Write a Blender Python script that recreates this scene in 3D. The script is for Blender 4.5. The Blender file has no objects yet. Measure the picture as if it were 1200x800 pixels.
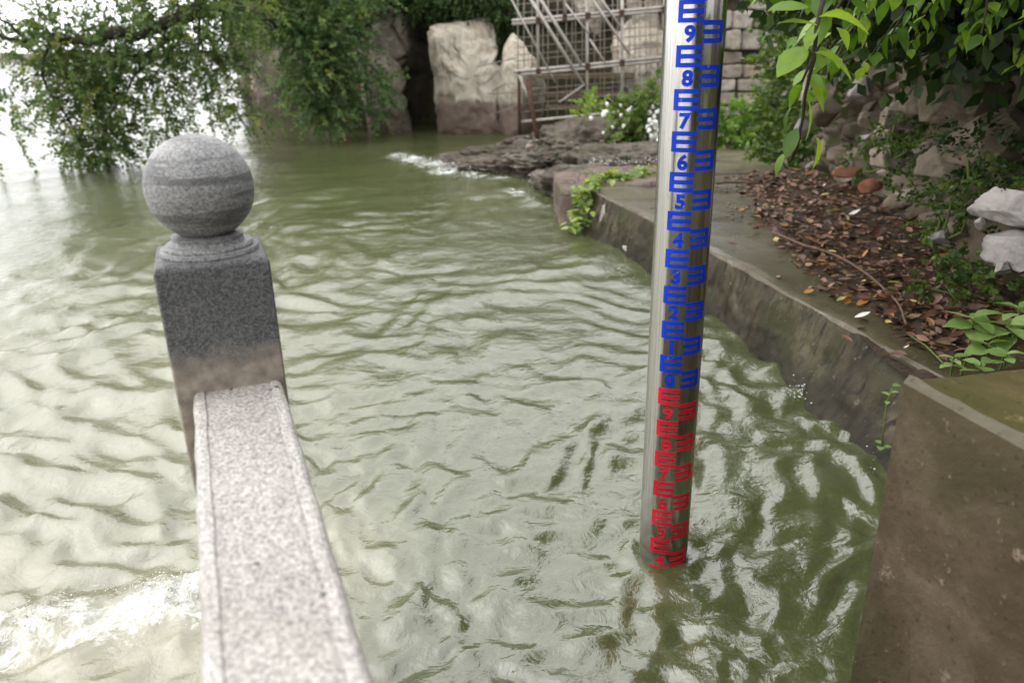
import bpy, math, random
import numpy as np
from mathutils import Matrix, Vector, noise as mn
R = math.radians
scn = bpy.context.scene
col = scn.collection
rng = np.random.default_rng(7)
random.seed(7)

# ------------------------------------------------------------------ camera
F, HC = 900.0, 1.5                        # focal length in px of a 1200 px wide frame, eye height over the water
PIT, ROL = R(20.911), R(1.216)
sp, cp, sr, cr = math.sin(PIT), math.cos(PIT), math.sin(ROL), math.cos(ROL)
right = Vector((cr, -sr*sp, -sr*cp)); down = Vector((-sr, -cr*sp, -cr*cp)); fwd = Vector((0, cp, -sp))
cam = bpy.data.objects.new('camera', bpy.data.cameras.new('camera')); col.objects.link(cam)
M4 = Matrix.Identity(4)
for i in range(3):
    M4[i][0] = right[i]; M4[i][1] = -down[i]; M4[i][2] = -fwd[i]
M4.translation = (0, 0, HC)
cam.matrix_world = M4
cam.data.sensor_width = 36; cam.data.lens = F/1200*36
cam.data.clip_start = 0.05; cam.data.clip_end = 9000
cam.data.dof.use_dof = True; cam.data.dof.focus_distance = 2.3; cam.data.dof.aperture_fstop = 2.8
scn.camera = cam
# ------------------------------------------------------------------ sky, sun, exposure
SUN_EL, SUN_AZ = 52, -72                  # degrees; azimuth from +Y towards +X
w = bpy.data.worlds.new('World'); scn.world = w; w.use_nodes = True
nt = w.node_tree; nt.nodes.clear()
sky = nt.nodes.new('ShaderNodeTexSky'); sky.sky_type = 'NISHITA'; sky.sun_disc = False
sky.sun_elevation = R(SUN_EL); sky.sun_rotation = R(SUN_AZ); sky.air_density = 1.0; sky.dust_density = 4.0; sky.ozone_density = 1.0
hs = nt.nodes.new('ShaderNodeHueSaturation'); hs.inputs['Saturation'].default_value = 0.12
bg = nt.nodes.new('ShaderNodeBackground'); bg.inputs[1].default_value = 0.15
out = nt.nodes.new('ShaderNodeOutputWorld')
cl_ = nt.nodes.new('ShaderNodeMix'); cl_.data_type = 'RGBA'; cl_.inputs[0].default_value = .72; cl_.inputs[7].default_value = (16, 16, 16, 1)   # even cloud cover
nt.links.new(sky.outputs[0], hs.inputs['Color']); nt.links.new(hs.outputs[0], cl_.inputs[6]); nt.links.new(cl_.outputs[2], bg.inputs[0]); nt.links.new(bg.outputs[0], out.inputs[0])
sl = bpy.data.lights.new('sun', 'SUN'); sl.energy = .8; sl.angle = R(70); sl.color = (1, .96, .9)
so = bpy.data.objects.new('sun', sl); col.objects.link(so)
so.rotation_euler = (R(90-SUN_EL), 0, R(180-SUN_AZ)); so.location = (-6, 2, 12)
scn.view_settings.view_transform = 'Standard'; scn.view_settings.look = 'None'
scn.view_settings.gamma = 1; scn.view_settings.exposure = 0.48
scn.render.engine = 'CYCLES'; scn.cycles.max_bounces = 8; scn.cycles.transparent_max_bounces = 8

# ------------------------------------------------------------------ helpers
def ray(px, py):
    u, v = (px-600)/F, (py-400)/F
    return right*u + down*v + fwd
def at(px, py, Y):                        # photograph pixel at a known distance
    r = ray(px, py); return Vector((0, 0, HC)) + r*(Y/r.y)
def onz(px, py, z):                       # photograph pixel on a known level
    r = ray(px, py); return Vector((0, 0, HC)) + r*((z-HC)/r.z)
def ss(x, a, b):
    t = np.clip((np.asarray(x, float)-a)/(b-a), 0, 1); return t*t*(3-2*t)
def _h(i, j, k, s):
    n = (i*374761393 + j*668265263 + k*1274126177 + s*974634777) & 0xffffffff
    n = ((n ^ (n >> 13))*1274126177) & 0xffffffff
    return ((n ^ (n >> 16)) & 0xffff)/32767.5-1
def vn(P, sc=1.0, seed=0):
    P = np.asarray(P, float)*sc; I = np.floor(P).astype(np.int64); f = P-I; f = f*f*(3-2*f)
    o = 0
    for a in (0, 1):
        for b in (0, 1):
            for c in (0, 1):
                wt = (f[..., 0] if a else 1-f[..., 0])*(f[..., 1] if b else 1-f[..., 1])*(f[..., 2] if c else 1-f[..., 2])
                o = o+wt*_h(I[..., 0]+a, I[..., 1]+b, I[..., 2]+c, seed)
    return o
def fbm(P, sc=1.0, oct=4, seed=0, gain=.5):
    o, a = 0, 1.0
    for k in range(oct):
        o = o+a*vn(P, sc*2.03**k, seed+k*17); a *= gain
    return o
def norm(v): return v/np.maximum(np.linalg.norm(v, axis=-1, keepdims=True), 1e-9)

def tag(o, label=None, cat=None, group=None, kind=None):
    if label: o['label'] = label
    if cat: o['category'] = cat
    if group: o['group'] = group
    if kind: o['kind'] = kind
    return o
def link(name, me, parent=None):
    o = bpy.data.objects.new(name, me); col.objects.link(o)
    if parent: o.parent = parent
    return o
def empty(name, loc, label, cat, group=None):
    o = bpy.data.objects.new(name, None); col.objects.link(o); o.location = loc; o.empty_display_size = .1
    return tag(o, label, cat, group)
def wloc(o):
    v = Vector((0, 0, 0))
    while o: v = v+o.location; o = o.parent
    return v
def mesh(name, V, Fs, mat, smooth=False, tint=None):
    """V (n,3) array, Fs list of faces or (m,k) array"""
    V = np.asarray(V, np.float32); me = bpy.data.meshes.new(name)
    if isinstance(Fs, np.ndarray):
        m, k = Fs.shape
        me.vertices.add(len(V)); me.vertices.foreach_set('co', V.ravel())
        me.loops.add(m*k); me.loops.foreach_set('vertex_index', Fs.astype(np.int32).ravel())
        me.polygons.add(m); me.polygons.foreach_set('loop_start', np.arange(0, m*k, k, dtype=np.int32))
        me.update(calc_edges=True)
    else:
        me.from_pydata(V.tolist(), [], Fs); me.update()
    for mm in (mat if isinstance(mat, (list, tuple)) else [mat]): me.materials.append(mm)
    if smooth: me.polygons.foreach_set('use_smooth', np.ones(len(me.polygons), bool))
    if tint is not None:
        a = me.attributes.new('tint', 'FLOAT', 'POINT'); a.data.foreach_set('value', np.asarray(tint, np.float32))
    return me
def build(name, V, Fs, mat, parent=None, smooth=False, tint=None):
    V = np.asarray(V, np.float32)
    if parent is not None: V = V-np.array(wloc(parent), np.float32)
    return link(name, mesh(name, V, Fs, mat, smooth, tint), parent)
class MB:
    def __init__(s): s.V = []; s.F = []
    def add(s, V, Fs):
        n = len(s.V); s.V += [tuple(v) for v in V]; s.F += [tuple(i+n for i in f) for f in Fs]
    def box(s, c, sz, rz=0, jit=0):
        c = np.array(c); h = np.array(sz)/2; ca, sa = math.cos(rz), math.sin(rz); V = []
        for z in (-1, 1):
            for x, y in ((-1, -1), (1, -1), (1, 1), (-1, 1)):
                p = np.array((x*h[0], y*h[1], z*h[2]))+rng.uniform(-jit, jit, 3)
                V.append(c+(p[0]*ca-p[1]*sa, p[0]*sa+p[1]*ca, p[2]))
        s.add(V, [(3, 2, 1, 0), (4, 5, 6, 7), (0, 1, 5, 4), (1, 2, 6, 5), (2, 3, 7, 6), (3, 0, 4, 7)])
    def tube(s, pts, r0, r1=None, n=8, cap=True):
        pts = [Vector(p) for p in pts]; r1 = r0 if r1 is None else r1; V = []; Fs = []
        up = None
        for i, p in enumerate(pts):
            d = (pts[min(i+1, len(pts)-1)]-pts[max(i-1, 0)]).normalized()
            if up is None: up = Vector((0, 0, 1)) if abs(d.z) < .9 else Vector((1, 0, 0))
            a = d.cross(up).normalized(); b = a.cross(d).normalized(); up = b
            r = r0+(r1-r0)*i/(len(pts)-1)
            for k in range(n):
                t = 2*math.pi*k/n; V.append(p+a*(r*math.cos(t))+b*(r*math.sin(t)))
        for i in range(len(pts)-1):
            for k in range(n):
                Fs.append((i*n+k, i*n+(k+1) % n, (i+1)*n+(k+1) % n, (i+1)*n+k))
        if cap: Fs += [tuple(range(n-1, -1, -1)), tuple(range((len(pts)-1)*n, len(pts)*n))]
        s.add(V, Fs)
    def build(s, name, mat, parent=None, smooth=False): return build(name, s.V, s.F, mat, parent, smooth)
def grid(nu, nv, closed=False):
    i = np.arange(nu-(0 if closed else 1)); j = np.arange(nv-1); I, J = np.meshgrid(i, j, indexing='ij'); I2 = (I+1) % nu
    return np.stack([I*nv+J, I2*nv+J, I2*nv+J+1, I*nv+J+1], -1).reshape(-1, 4)
def ico(sub):
    t = (1+5**.5)/2
    V = [(-1, t, 0), (1, t, 0), (-1, -t, 0), (1, -t, 0), (0, -1, t), (0, 1, t), (0, -1, -t), (0, 1, -t), (t, 0, -1), (t, 0, 1), (-t, 0, -1), (-t, 0, 1)]
    Fs = [(0, 11, 5), (0, 5, 1), (0, 1, 7), (0, 7, 10), (0, 10, 11), (1, 5, 9), (5, 11, 4), (11, 10, 2), (10, 7, 6), (7, 1, 8), (3, 9, 4), (3, 4, 2), (3, 2, 6), (3, 6, 8), (3, 8, 9), (4, 9, 5), (2, 4, 11), (6, 2, 10), (8, 6, 7), (9, 8, 1)]
    V = [Vector(v).normalized() for v in V]
    for _ in range(sub):
        c = {}; N = []
        def mid(a, b):
            k = (min(a, b), max(a, b))
            if k not in c: c[k] = len(V); V.append((V[a]+V[b]).normalized())
            return c[k]
        for a, b, d in Fs:
            x, y, z = mid(a, b), mid(b, d), mid(d, a); N += [(a, x, z), (b, y, x), (d, z, y), (x, y, z)]
        Fs = N
    return np.array([tuple(v) for v in V]), np.array(Fs)
ICO = {k: ico(k) for k in range(6)}
def rock_verts(sub, seed, rough=.18, cuts=7, fine=.04):
    V, Fs = ICO[sub]; V = V.copy(); rg = np.random.default_rng(seed)
    for _ in range(cuts*2):               # chip flat faces off the lump
        n = norm(rg.normal(size=3)); d = rg.uniform(.42, .78); e = V@n-d
        V = V-np.outer(np.maximum(e, 0)*.97, n)
    V = V*(1+.45*rough*fbm(V+seed*3.1, 1.3, 3, seed)[:, None]+fine*vn(V, 7, seed+5)[:, None])
    return V, Fs
def outline_rock(name, outline, Y, depth, mat, seed, parent=None, rough=.06, expo=.55):
    """boulder whose silhouette (photo outline, taken at distance Y) is inflated to a real depth"""
    P = np.array([tuple(at(px, py, Y)) for px, py in outline]); c = P.mean(0)
    ang = np.arctan2(P[:, 2]-c[2], P[:, 0]-c[0]); rad = np.hypot(P[:, 2]-c[2], P[:, 0]-c[0]); o = np.argsort(ang); ang, rad = ang[o], rad[o]
    nu, nv = 150, 70
    th = np.linspace(-math.pi, math.pi, nu, endpoint=False)
    r = np.interp(th, np.r_[ang[-1]-2*math.pi, ang, ang[0]+2*math.pi], np.r_[rad[-1], rad, rad[0]])
    ph = np.linspace(-math.pi/2, math.pi/2, nv); T, PH = np.meshgrid(th, ph, indexing='ij'); Rr = r[:, None]
    cc = np.abs(np.cos(PH))**expo; sy = np.sign(np.sin(PH))*np.abs(np.sin(PH))**.8
    V = np.stack([c[0]+Rr*cc*np.cos(T), Y+depth*sy, c[2]+Rr*cc*np.sin(T)], -1).reshape(-1, 3)
    ext = rough*P.ptp(0).max() if hasattr(P, 'ptp') else rough*np.ptp(P, 0).max()
    dirn = norm(V-c)
    rid = 1-2*np.abs(fbm(V, 1.1, 3, seed+9))
    d = fbm(V, .9, 5, seed)*.6+rid*.35+.32*(1-2*np.abs(fbm(V, 3.2, 5, seed+21, .6)))
    rg_ = np.random.default_rng(seed); span = np.ptp(V, 0)/2
    for _ in range(16):                   # broken faces
        q_ = norm(rg_.normal(size=3)*np.array((1, .8, .7))-np.array((0, .5, -.2))); q_ = norm(q_*np.array((1, 1, 1 if q_[2] > 0 else .25))); Vn = (V-c)/span; dd = rg_.uniform(.62, .9)
        V = V-np.outer(np.maximum(Vn@q_-dd, 0)*.8, q_)*span
    V = V+dirn*(d*ext)[:, None]
    return build(name, V, grid(nu, nv, True), mat, parent, True)

# ------------------------------------------------------------------ materials
class N:
    def __init__(s, name):
        s.m = bpy.data.materials.new(name); s.m.use_nodes = True; s.t = s.m.node_tree; s.t.nodes.clear()
        s.o = s.n('ShaderNodeOutputMaterial'); s.tc = None
    def n(s, t, **k):
        x = s.t.nodes.new(t)
        for a, b in k.items(): setattr(x, a, b)
        return x
    def l(s, a, b): s.t.links.new(a, b)
    def co(s):
        if s.tc is None: s.tc = s.n('ShaderNodeNewGeometry')
        return s.tc.outputs['Position']
    def noise(s, sc, det=4, rough=.55, dist=0, co=None, stretch=None):
        x = s.n('ShaderNodeTexNoise'); x.inputs['Scale'].default_value = sc; x.inputs['Detail'].default_value = det
        x.inputs['Roughness'].default_value = rough; x.inputs['Distortion'].default_value = dist
        c = co or s.co()
        if stretch:
            mp = s.n('ShaderNodeMapping'); mp.inputs['Scale'].default_value = stretch; s.l(c, mp.inputs[0]); c = mp.outputs[0]
        s.l(c, x.inputs['Vector']); return x.outputs['Fac']
    def ramp(s, fac, stops):
        x = s.n('ShaderNodeValToRGB'); e = x.color_ramp.elements
        while len(e) < len(stops): e.new(.5)
        for k, (p, c) in enumerate(stops):
            e[k].position = p; e[k].color = (*c, 1) if len(c) == 3 else c
        s.l(fac, x.inputs[0]); return x.outputs[0]
    def g(s, fac, a, b): return s.ramp(fac, [(a, (0, 0, 0)), (b, (1, 1, 1))])
    def mix(s, f, a, b, mode='MIX'):
        x = s.n('ShaderNodeMix', data_type='RGBA', blend_type=mode)
        for v, i in ((f, 0), (a, 6), (b, 7)):
            if isinstance(v, (int, float)): x.inputs[i].default_value = v
            elif isinstance(v, tuple): x.inputs[i].default_value = (*v, 1)
            else: s.l(v, x.inputs[i])
        return x.outputs[2]
    def math(s, op, a, b=0.):
        x = s.n('ShaderNodeMath', operation=op)
        for v, i in ((a, 0), (b, 1)):
            if isinstance(v, (int, float)): x.inputs[i].default_value = v
            else: s.l(v, x.inputs[i])
        return x.outputs[0]
    def z(s):
        x = s.n('ShaderNodeSeparateXYZ'); s.l(s.co(), x.inputs[0]); return x.outputs[2]
    def attr(s, name='tint'):
        x = s.n('ShaderNodeAttribute'); x.attribute_name = name; return x.outputs['Fac']
    def rnd(s): return s.n('ShaderNodeObjectInfo').outputs['Random']
    def bump(s, h, st, dist, nrm=None):
        x = s.n('ShaderNodeBump'); x.inputs['Strength'].default_value = st; x.inputs['Distance'].default_value = dist
        s.l(h, x.inputs['Height'])
        if nrm: s.l(nrm, x.inputs['Normal'])
        return x.outputs[0]
    def pr(s, base, rough=.6, nrm=None, **k):
        x = s.n('ShaderNodeBsdfPrincipled'); x.inputs['Specular IOR Level'].default_value = .16
        for nm, v in [('Base Color', base), ('Roughness', rough)]+[(a.replace('_', ' '), b) for a, b in k.items()]:
            i = x.inputs[nm]
            if isinstance(v, tuple): i.default_value = (*v, 1)
            elif isinstance(v, (int, float)): i.default_value = v
            else: s.l(v, i)
        if nrm: s.l(nrm, x.inputs['Normal'])
        return x.outputs[0]
    def done(s, sh): s.l(sh, s.o.inputs[0]); return s.m

def granite(name, lo, hi, speck, bands=False, tide=False, rough=.55, stain=False):
    k = N(name); vo = k.n('ShaderNodeTexVoronoi'); vo.inputs['Scale'].default_value = 400; k.l(k.co(), vo.inputs['Vector']); sx_ = k.n('ShaderNodeSeparateColor'); k.l(vo.outputs['Color'], sx_.inputs[0]); fine = k.math('ADD', k.math('MULTIPLY', sx_.outputs[0], .45), k.math('MULTIPLY', k.noise(120, 3, .7), .55)); big = k.noise(7, 3)
    c = k.ramp(fine, [(.30, speck), (.42, lo), (.58, hi), (.72, tuple(min(1, x*1.35) for x in hi))])
    c = k.mix(k.g(big, .35, .75), c, tuple(x*.8 for x in lo), 'MIX') if False else k.mix(.25, c, k.ramp(big, [(.35, lo), (.65, hi)]))
    if bands:
        b = k.noise(9, 3, .6, .3, stretch=(.35, .35, 5.5)); c = k.mix(k.g(b, .50, .58), c, k.mix(.6, c, tuple(x*.35 for x in lo)))
    if tide:
        n = k.noise(18, 4); zz = k.math('ADD', k.z(), k.math('MULTIPLY', n, .10))
        c = k.mix(k.ramp(zz, [(.985, (1, 1, 1)), (.99, (1, 1, 1)), (.999, (0, 0, 0))]) if False else k.g(k.math('SUBTRACT', 1.04, zz), -.01, .05), c,
                  k.ramp(k.noise(40, 4), [(.3, (.17, .145, .12)), (.7, (.34, .30, .25))]))
    if stain:
        c = k.mix(k.math('MULTIPLY', k.g(k.noise(4.5, 5, .65, .6), .50, .62), .35), c, (.16, .135, .105))
        c = k.mix(k.g(k.noise(38, 2, .5), .70, .74), c, (.05, .045, .04))
    b = k.bump(fine, .35, .002)
    return k.done(k.pr(c, rough, b))
M = {}
M['granite_dark'] = granite('granite_dark', (.075, .075, .078), (.135, .135, .138), (.038, .038, .04), tide=True)
M['granite_ball'] = granite('granite_ball', (.17, .168, .17), (.27, .268, .268), (.09, .09, .095), bands=True, rough=.45)
M['granite_light'] = granite('granite_light', (.29, .275, .26), (.45, .425, .40), (.13, .125, .12), rough=.6, stain=True)
M['granite_panel'] = granite('granite_panel', (.25, .235, .222), (.41, .385, .36), (.09, .085, .08), rough=.6, stain=True)
def steel():
    k = N('stainless_steel'); n = k.noise(6, 3, .6, 0, stretch=(60, 60, .6)); s = k.noise(14, 4)
    c = k.ramp(n, [(.35, (.42, .41, .39)), (.65, (.56, .55, .53))])
    r = k.ramp(n, [(.3, (.15, .15, .15)), (.7, (.25, .25, .25))])
    c = k.mix(k.g(s, .60, .72), c, (.40, .38, .34))
    gz = k.math('ADD', k.z(), k.math('MULTIPLY', k.noise(22, 4), .12)); c = k.mix(k.math('MULTIPLY', k.g(k.math('SUBTRACT', .30, gz), -.05, .2), .7), c, (.16, .14, .10))
    return k.done(k.pr(c, r, k.bump(n, .06, .002), Metallic=1.0))
M['steel'] = steel()
def paint(name, c0, c1):
    k = N(name); n = k.noise(60, 4); s = k.noise(9, 3)
    c = k.ramp(s, [(.35, c0), (.7, c1)])
    c = k.mix(k.g(k.noise(34, 6, .8), .64, .69), c, (.30, .30, .30)); c = k.mix(k.g(n, .66, .72), c, tuple(x*.6+.04 for x in c1))
    return k.done(k.pr(c, .5, k.bump(n, .15, .001), Specular_IOR_Level=.2))
M['blue'] = paint('blue_paint', (.002, .030, .46), (.004, .045, .60))
M['red'] = paint('red_paint', (.55, .008, .03), (.70, .02, .05))
def water():
    k = N('lake_water'); sed = k.attr('tint')
    mott = k.noise(.9, 5, .6, .8)
    c = k.ramp(mott, [(.3, (.082, .097, .040)), (.7, (.108, .123, .054))])
    silt = k.ramp(k.noise(5, 4, .6, 1.2), [(.3, (.26, .245, .155)), (.7, (.36, .335, .23))])
    c = k.mix(k.math('MINIMUM', sed, 1.0), c, silt)
    fm = k.g(k.math('ADD', k.math('MULTIPLY', k.attr('foam'), .62), k.math('MULTIPLY', k.math('SUBTRACT', k.mix(.5, k.noise(34, 7, .8, 1.0), k.noise(8, 5, .65, .8)), .5), 2.4)), .46, .80)
    c = k.mix(fm, c, (.56, .57, .56))
    a = k.noise(11, 5, .6, .5); b = k.noise(32, 3, .5, .3)
    n1 = k.bump(a, .20, .05); n2 = k.bump(b, .18, .012, n1)
    p = k.pr(c, k.mix(fm, (.03, .03, .03), (.6, .6, .6)), n2, IOR=1.75, Specular_IOR_Level=.9)
    rf = k.n('ShaderNodeBsdfRefraction'); rf.inputs['IOR'].default_value = 1.33; rf.inputs['Roughness'].default_value = .12; rf.inputs['Color'].default_value = (.78, .72, .46, 1); k.l(n2, rf.inputs['Normal'])
    ms = k.n('ShaderNodeMixShader'); k.l(k.math('MULTIPLY', k.math('SUBTRACT', 1, fm), .28), ms.inputs[0]); k.l(p, ms.inputs[1]); k.l(rf.outputs[0], ms.inputs[2])
    return k.done(ms.outputs[0])
M['water'] = water()
def concrete_top():
    k = N('wet_mossy_concrete'); a = k.noise(1.6, 5, .6, .4); b = k.noise(9, 5, .65); f = k.noise(70, 3)
    c = k.ramp(a, [(.3, (.022, .018, .008)), (.5, (.044, .036, .015)), (.7, (.082, .066, .036))])
    c = k.mix(k.g(b, .52, .68), c, (.042, .046, .014))
    c = k.mix(k.g(f, .60, .7), c, (.13, .11, .08))
    wet = k.ramp(k.noise(1.1, 4, .6), [(.38, (.14, .14, .14)), (.55, (.6, .6, .6))])
    return k.done(k.pr(c, wet, k.bump(k.mix(.5, b, f), .25, .012), Specular_IOR_Level=.2))
M['ledge_top'] = concrete_top()
def concrete_face(name, lo, mid, hi, moss, rough=.75, streak=True):
    k = N(name); a = k.noise(3.2, 6, .65, .5); b = k.noise(22, 5, .7); s = k.noise(4, 4, .6, .3, stretch=(5, 5, .45))
    c = k.ramp(a, [(.28, lo), (.5, mid), (.72, hi)])
    if streak: c = k.mix(k.g(s, .48, .66), c, tuple(x*.55 for x in lo))
    c = k.mix(k.math('MULTIPLY', k.g(k.noise(2.1, 5, .6), .5, .68), .75), c, moss)
    c = k.mix(k.g(b, .62, .72), c, tuple(min(1, x*1.5) for x in hi))
    zz = k.math('ADD', k.z(), k.math('MULTIPLY', k.noise(5, 5, .7), .30)); c = k.mix(k.math('MULTIPLY', k.g(k.math('SUBTRACT', .30, zz), -.08, .08), .6), c, tuple(x*.45 for x in lo))   # damp band above the water
    pit = k.n('ShaderNodeTexVoronoi'); pit.inputs['Scale'].default_value = 34; k.l(k.co(), pit.inputs['Vector']); pf = k.g(pit.outputs['Distance'], .10, .22); c = k.mix(k.math('MULTIPLY', k.math('SUBTRACT', 1, pf), .35), c, tuple(x*.4 for x in lo))
    return k.done(k.pr(c, rough, k.bump(k.mix(.5, a, b), .6, .02)))
M['ledge_face'] = concrete_face('ledge_face', (.020, .016, .009), (.046, .038, .023), (.11, .09, .062), (.032, .036, .011), .6)
M['worn_edge'] = concrete_face('worn_edge', (.07, .058, .042), (.13, .11, .085), (.22, .19, .155), (.05, .05, .022), .8, False)
M['pier'] = concrete_face('pier_concrete', (.038, .027, .015), (.088, .065, .041), (.175, .136, .098), (.042, .040, .014), .8, False)
M['pier_top'] = concrete_face('mossy_pier_top', (.035, .03, .012), (.07, .055, .022), (.11, .085, .04), (.045, .05, .012), .8, False)
def rock(name, lo, mid, hi, tide=None, cracks=True, moss=0):
    k = N(name); a = k.noise(1.3, 6, .62, .6); b = k.noise(11, 6, .7); st = k.noise(2.2, 4, .6, .4, stretch=(3, 3, .5))
    c = k.ramp(a, [(.3, lo), (.5, mid), (.7, hi)])
    c = k.mix(k.math('MULTIPLY', k.g(st, .5, .7), .6), c, lo)
    c = k.mix(k.g(b, .60, .75), c, tuple(x*.5 for x in lo))
    if name == 'pale_limestone':
        c = k.mix(k.math('MULTIPLY', k.g(k.noise(1.7, 5, .7, 1.2), .54, .66), .6), c, (.27, .17, .09)); c = k.mix(k.math('MULTIPLY', k.g(k.noise(3, 5, .7, .5, stretch=(2.2, 2.2, .4)), .54, .64), .55), c, (.10, .09, .075))
    if tide:
        zz = k.math('ADD', k.z(), k.math('MULTIPLY', k.noise(2.4, 6, .7), .55))
        c = k.mix(k.g(k.math('SUBTRACT', tide[0]+.27, zz), -.06, .10), c, k.ramp(b, [(.3, tuple(x*.7 for x in tide[1])), (.7, tide[1])]))
    if moss:
        c = k.mix(k.math('MULTIPLY', k.g(k.noise(2.6, 5, .7), .48, .62), moss), c, (.035, .05, .014))
    h = k.mix(.5, a, b)
    if cracks:
        v = k.n('ShaderNodeTexVoronoi', feature='DISTANCE_TO_EDGE'); v.inputs['Scale'].default_value = 1.7
        d = k.n('ShaderNodeVectorMath', operation='ADD'); nn = k.n('ShaderNodeTexNoise'); nn.inputs['Scale'].default_value = 2.5
        k.l(k.co(), nn.inputs['Vector']); k.l(k.co(), d.inputs[0]); k.l(nn.outputs['Color'], d.inputs[1]); k.l(d.outputs[0], v.inputs['Vector'])
        cr_ = k.g(v.outputs['Distance'], 0, .035); c = k.mix(k.math('MULTIPLY', k.math('SUBTRACT', 1, cr_), .28), c, tuple(x*.35 for x in lo))
        h = k.mix(.4, h, cr_)
    return k.done(k.pr(c, .8, k.bump(h, .7, .05)))
M['rock_pale'] = rock('pale_limestone', (.28, .24, .19), (.40, .36, .30), (.48, .44, .38), (.62, (.22, .165, .14)), cracks=False)
M['rock_mid'] = rock('weathered_limestone', (.13, .11, .092), (.25, .215, .18), (.37, .325, .28), (.5, (.16, .12, .105)), moss=.5)
M['rock_dark'] = rock('dark_cliff_rock', (.055, .047, .037), (.125, .105, .082), (.22, .19, .155), (.5, (.10, .078, .064)), moss=.3)
M['rock_wet'] = rock('wet_shore_rock', (.045, .036, .028), (.09, .073, .060), (.17, .145, .125), moss=.45)
M['bank_earth'] = rock('mossy_bank_earth', (.055, .042, .028), (.12, .093, .066), (.20, .16, .12), cracks=False, moss=.6)
def stone_var(name, cols, moss=.4, rough=.8):
    k = N(name); r = k.rnd(); a = k.noise(7, 5, .65, .3); b = k.noise(38, 4, .7)
    c = k.ramp(r, [(i/(len(cols)-.99), cc) for i, cc in enumerate(cols)])
    c = k.mix(k.math('MULTIPLY', k.g(a, .42, .68), .5), c, (.08, .07, .055))
    c = k.mix(k.math('MULTIPLY', k.g(k.noise(3.3, 5, .65), .5, .64), moss), c, (.045, .055, .018))
    return k.done(k.pr(c, rough, k.bump(k.mix(.5, a, b), .6, .02)))
M['ashlar'] = stone_var('ashlar_stone', [(.36, .32, .28), (.22, .19, .15), (.46, .42, .39), (.28, .24, .19), (.38, .34, .32), (.24, .18, .12)], .3)
M['rubble'] = stone_var('rubble_stone', [(.22, .178, .14), (.13, .105, .078), (.30, .25, .205), (.17, .135, .10), (.25, .20, .155), (.12, .10, .07)], .5)
M['pale_stone'] = stone_var('pale_rubble_stone', [(.36, .33, .32), (.28, .26, .25), (.40, .37, .355)], .35)
M['brick'] = stone_var('broken_brick', [(.26, .085, .05), (.32, .17, .11)], .1)
def simple(name, c0, c1, sc, rough, bump=.3, metal=0, stretch=None, dist=.004):
    k = N(name); n = k.noise(sc, 5, .65, .2, stretch=stretch)
    return k.done(k.pr(k.ramp(n, [(.3, c0), (.7, c1)]), rough, k.bump(n, bump, dist), Metallic=metal))
M['bark'] = simple('dark_bark', (.018, .015, .012), (.05, .042, .034), 14, .9, .6, stretch=(1, 1, .3), dist=.02)
M['twig'] = simple('dry_twig', (.07, .045, .03), (.16, .10, .075), 25, .85)
M['stem'] = simple('green_stem', (.06, .09, .02), (.11, .15, .04), 25, .6)
M['tube'] = simple('weathered_scaffold_tube', (.26, .24, .21), (.46, .43, .40), 9, .55, .3, .3, stretch=(1, 1, .4))
M['rod'] = simple('weathered_rod', (.13, .11, .085), (.30, .27, .23), 12, .6, .3, .2)
M['rust'] = simple('rusty_iron', (.030, .017, .012), (.085, .045, .032), 22, .85, .5)
M['bed'] = simple('lakebed_silt', (.05, .06, .025), (.09, .10, .045), 2, .9)
M['ground'] = simple('bank_soil', (.05, .045, .025), (.11, .10, .06), 3, .9, .6, dist=.05)
M['paving'] = simple('pale_submerged_paving', (.30, .27, .21), (.42, .39, .31), 4, .7)
M['mortar'] = simple('dark_mortar', (.04, .035, .026), (.10, .085, .066), 9, .9, .7, dist=.03)
M['humus'] = simple('wet_humus', (.022, .014, .009), (.065, .044, .030), 30, .75, .8, dist=.01)
M['plank'] = simple('old_timber', (.10, .075, .05), (.21, .17, .12), 12, .85, .5)
M['flower'] = simple('white_petal', (.70, .70, .68), (.82, .82, .80), 20, .6)
M['scrap'] = simple('pale_scrap', (.55, .52, .47), (.75, .73, .68), 20, .6)
def foam():
    k = N('foam'); n = k.noise(35, 3)
    return k.done(k.pr(k.ramp(n, [(.3, (.52, .53, .52)), (.7, (.72, .72, .71))]), .45, k.bump(n, .3, .006), Subsurface_Weight=0.0))
M['foam'] = foam()
def leaf(name, cols, attr=True, trans=.35, rough=.45):
    k = N(name); f = k.attr('tint') if attr else k.rnd()
    c = k.ramp(f, [(i/(len(cols)-1), cc) for i, cc in enumerate(cols)])
    n = k.noise(45, 3); c = k.mix(.35, c, k.mix(1, c, k.ramp(n, [(.3, (.6, .6, .6)), (.7, (1.25, 1.25, 1.1))]), 'MULTIPLY'))
    p = k.pr(c, rough, Specular_IOR_Level=.22); t = k.n('ShaderNodeBsdfTranslucent')
    k.l(k.mix(1, c, (1.25, 1.35, .55), 'MULTIPLY'), t.inputs[0])
    ms = k.n('ShaderNodeMixShader'); ms.inputs[0].default_value = trans; k.l(p, ms.inputs[1]); k.l(t.outputs[0], ms.inputs[2])
    return k.done(ms.outputs[0])
M['leaf_willow'] = leaf('narrow_leaf', [(.042, .072, .026), (.068, .112, .038), (.10, .155, .052), (.15, .20, .07), (.26, .25, .06)])
M['leaf_feather'] = leaf('feathery_leaf', [(.045, .085, .034), (.07, .122, .048), (.10, .165, .066), (.15, .22, .085), (.26, .28, .07)])
M['leaf_dark'] = leaf('dark_leaf', [(.016, .032, .010), (.026, .05, .014), (.04, .072, .02), (.062, .10, .03)], trans=.25)
M['leaf_ivy'] = leaf('ivy_leaf', [(.035, .06, .02), (.06, .10, .025), (.10, .16, .035), (.17, .23, .06)])
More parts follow.
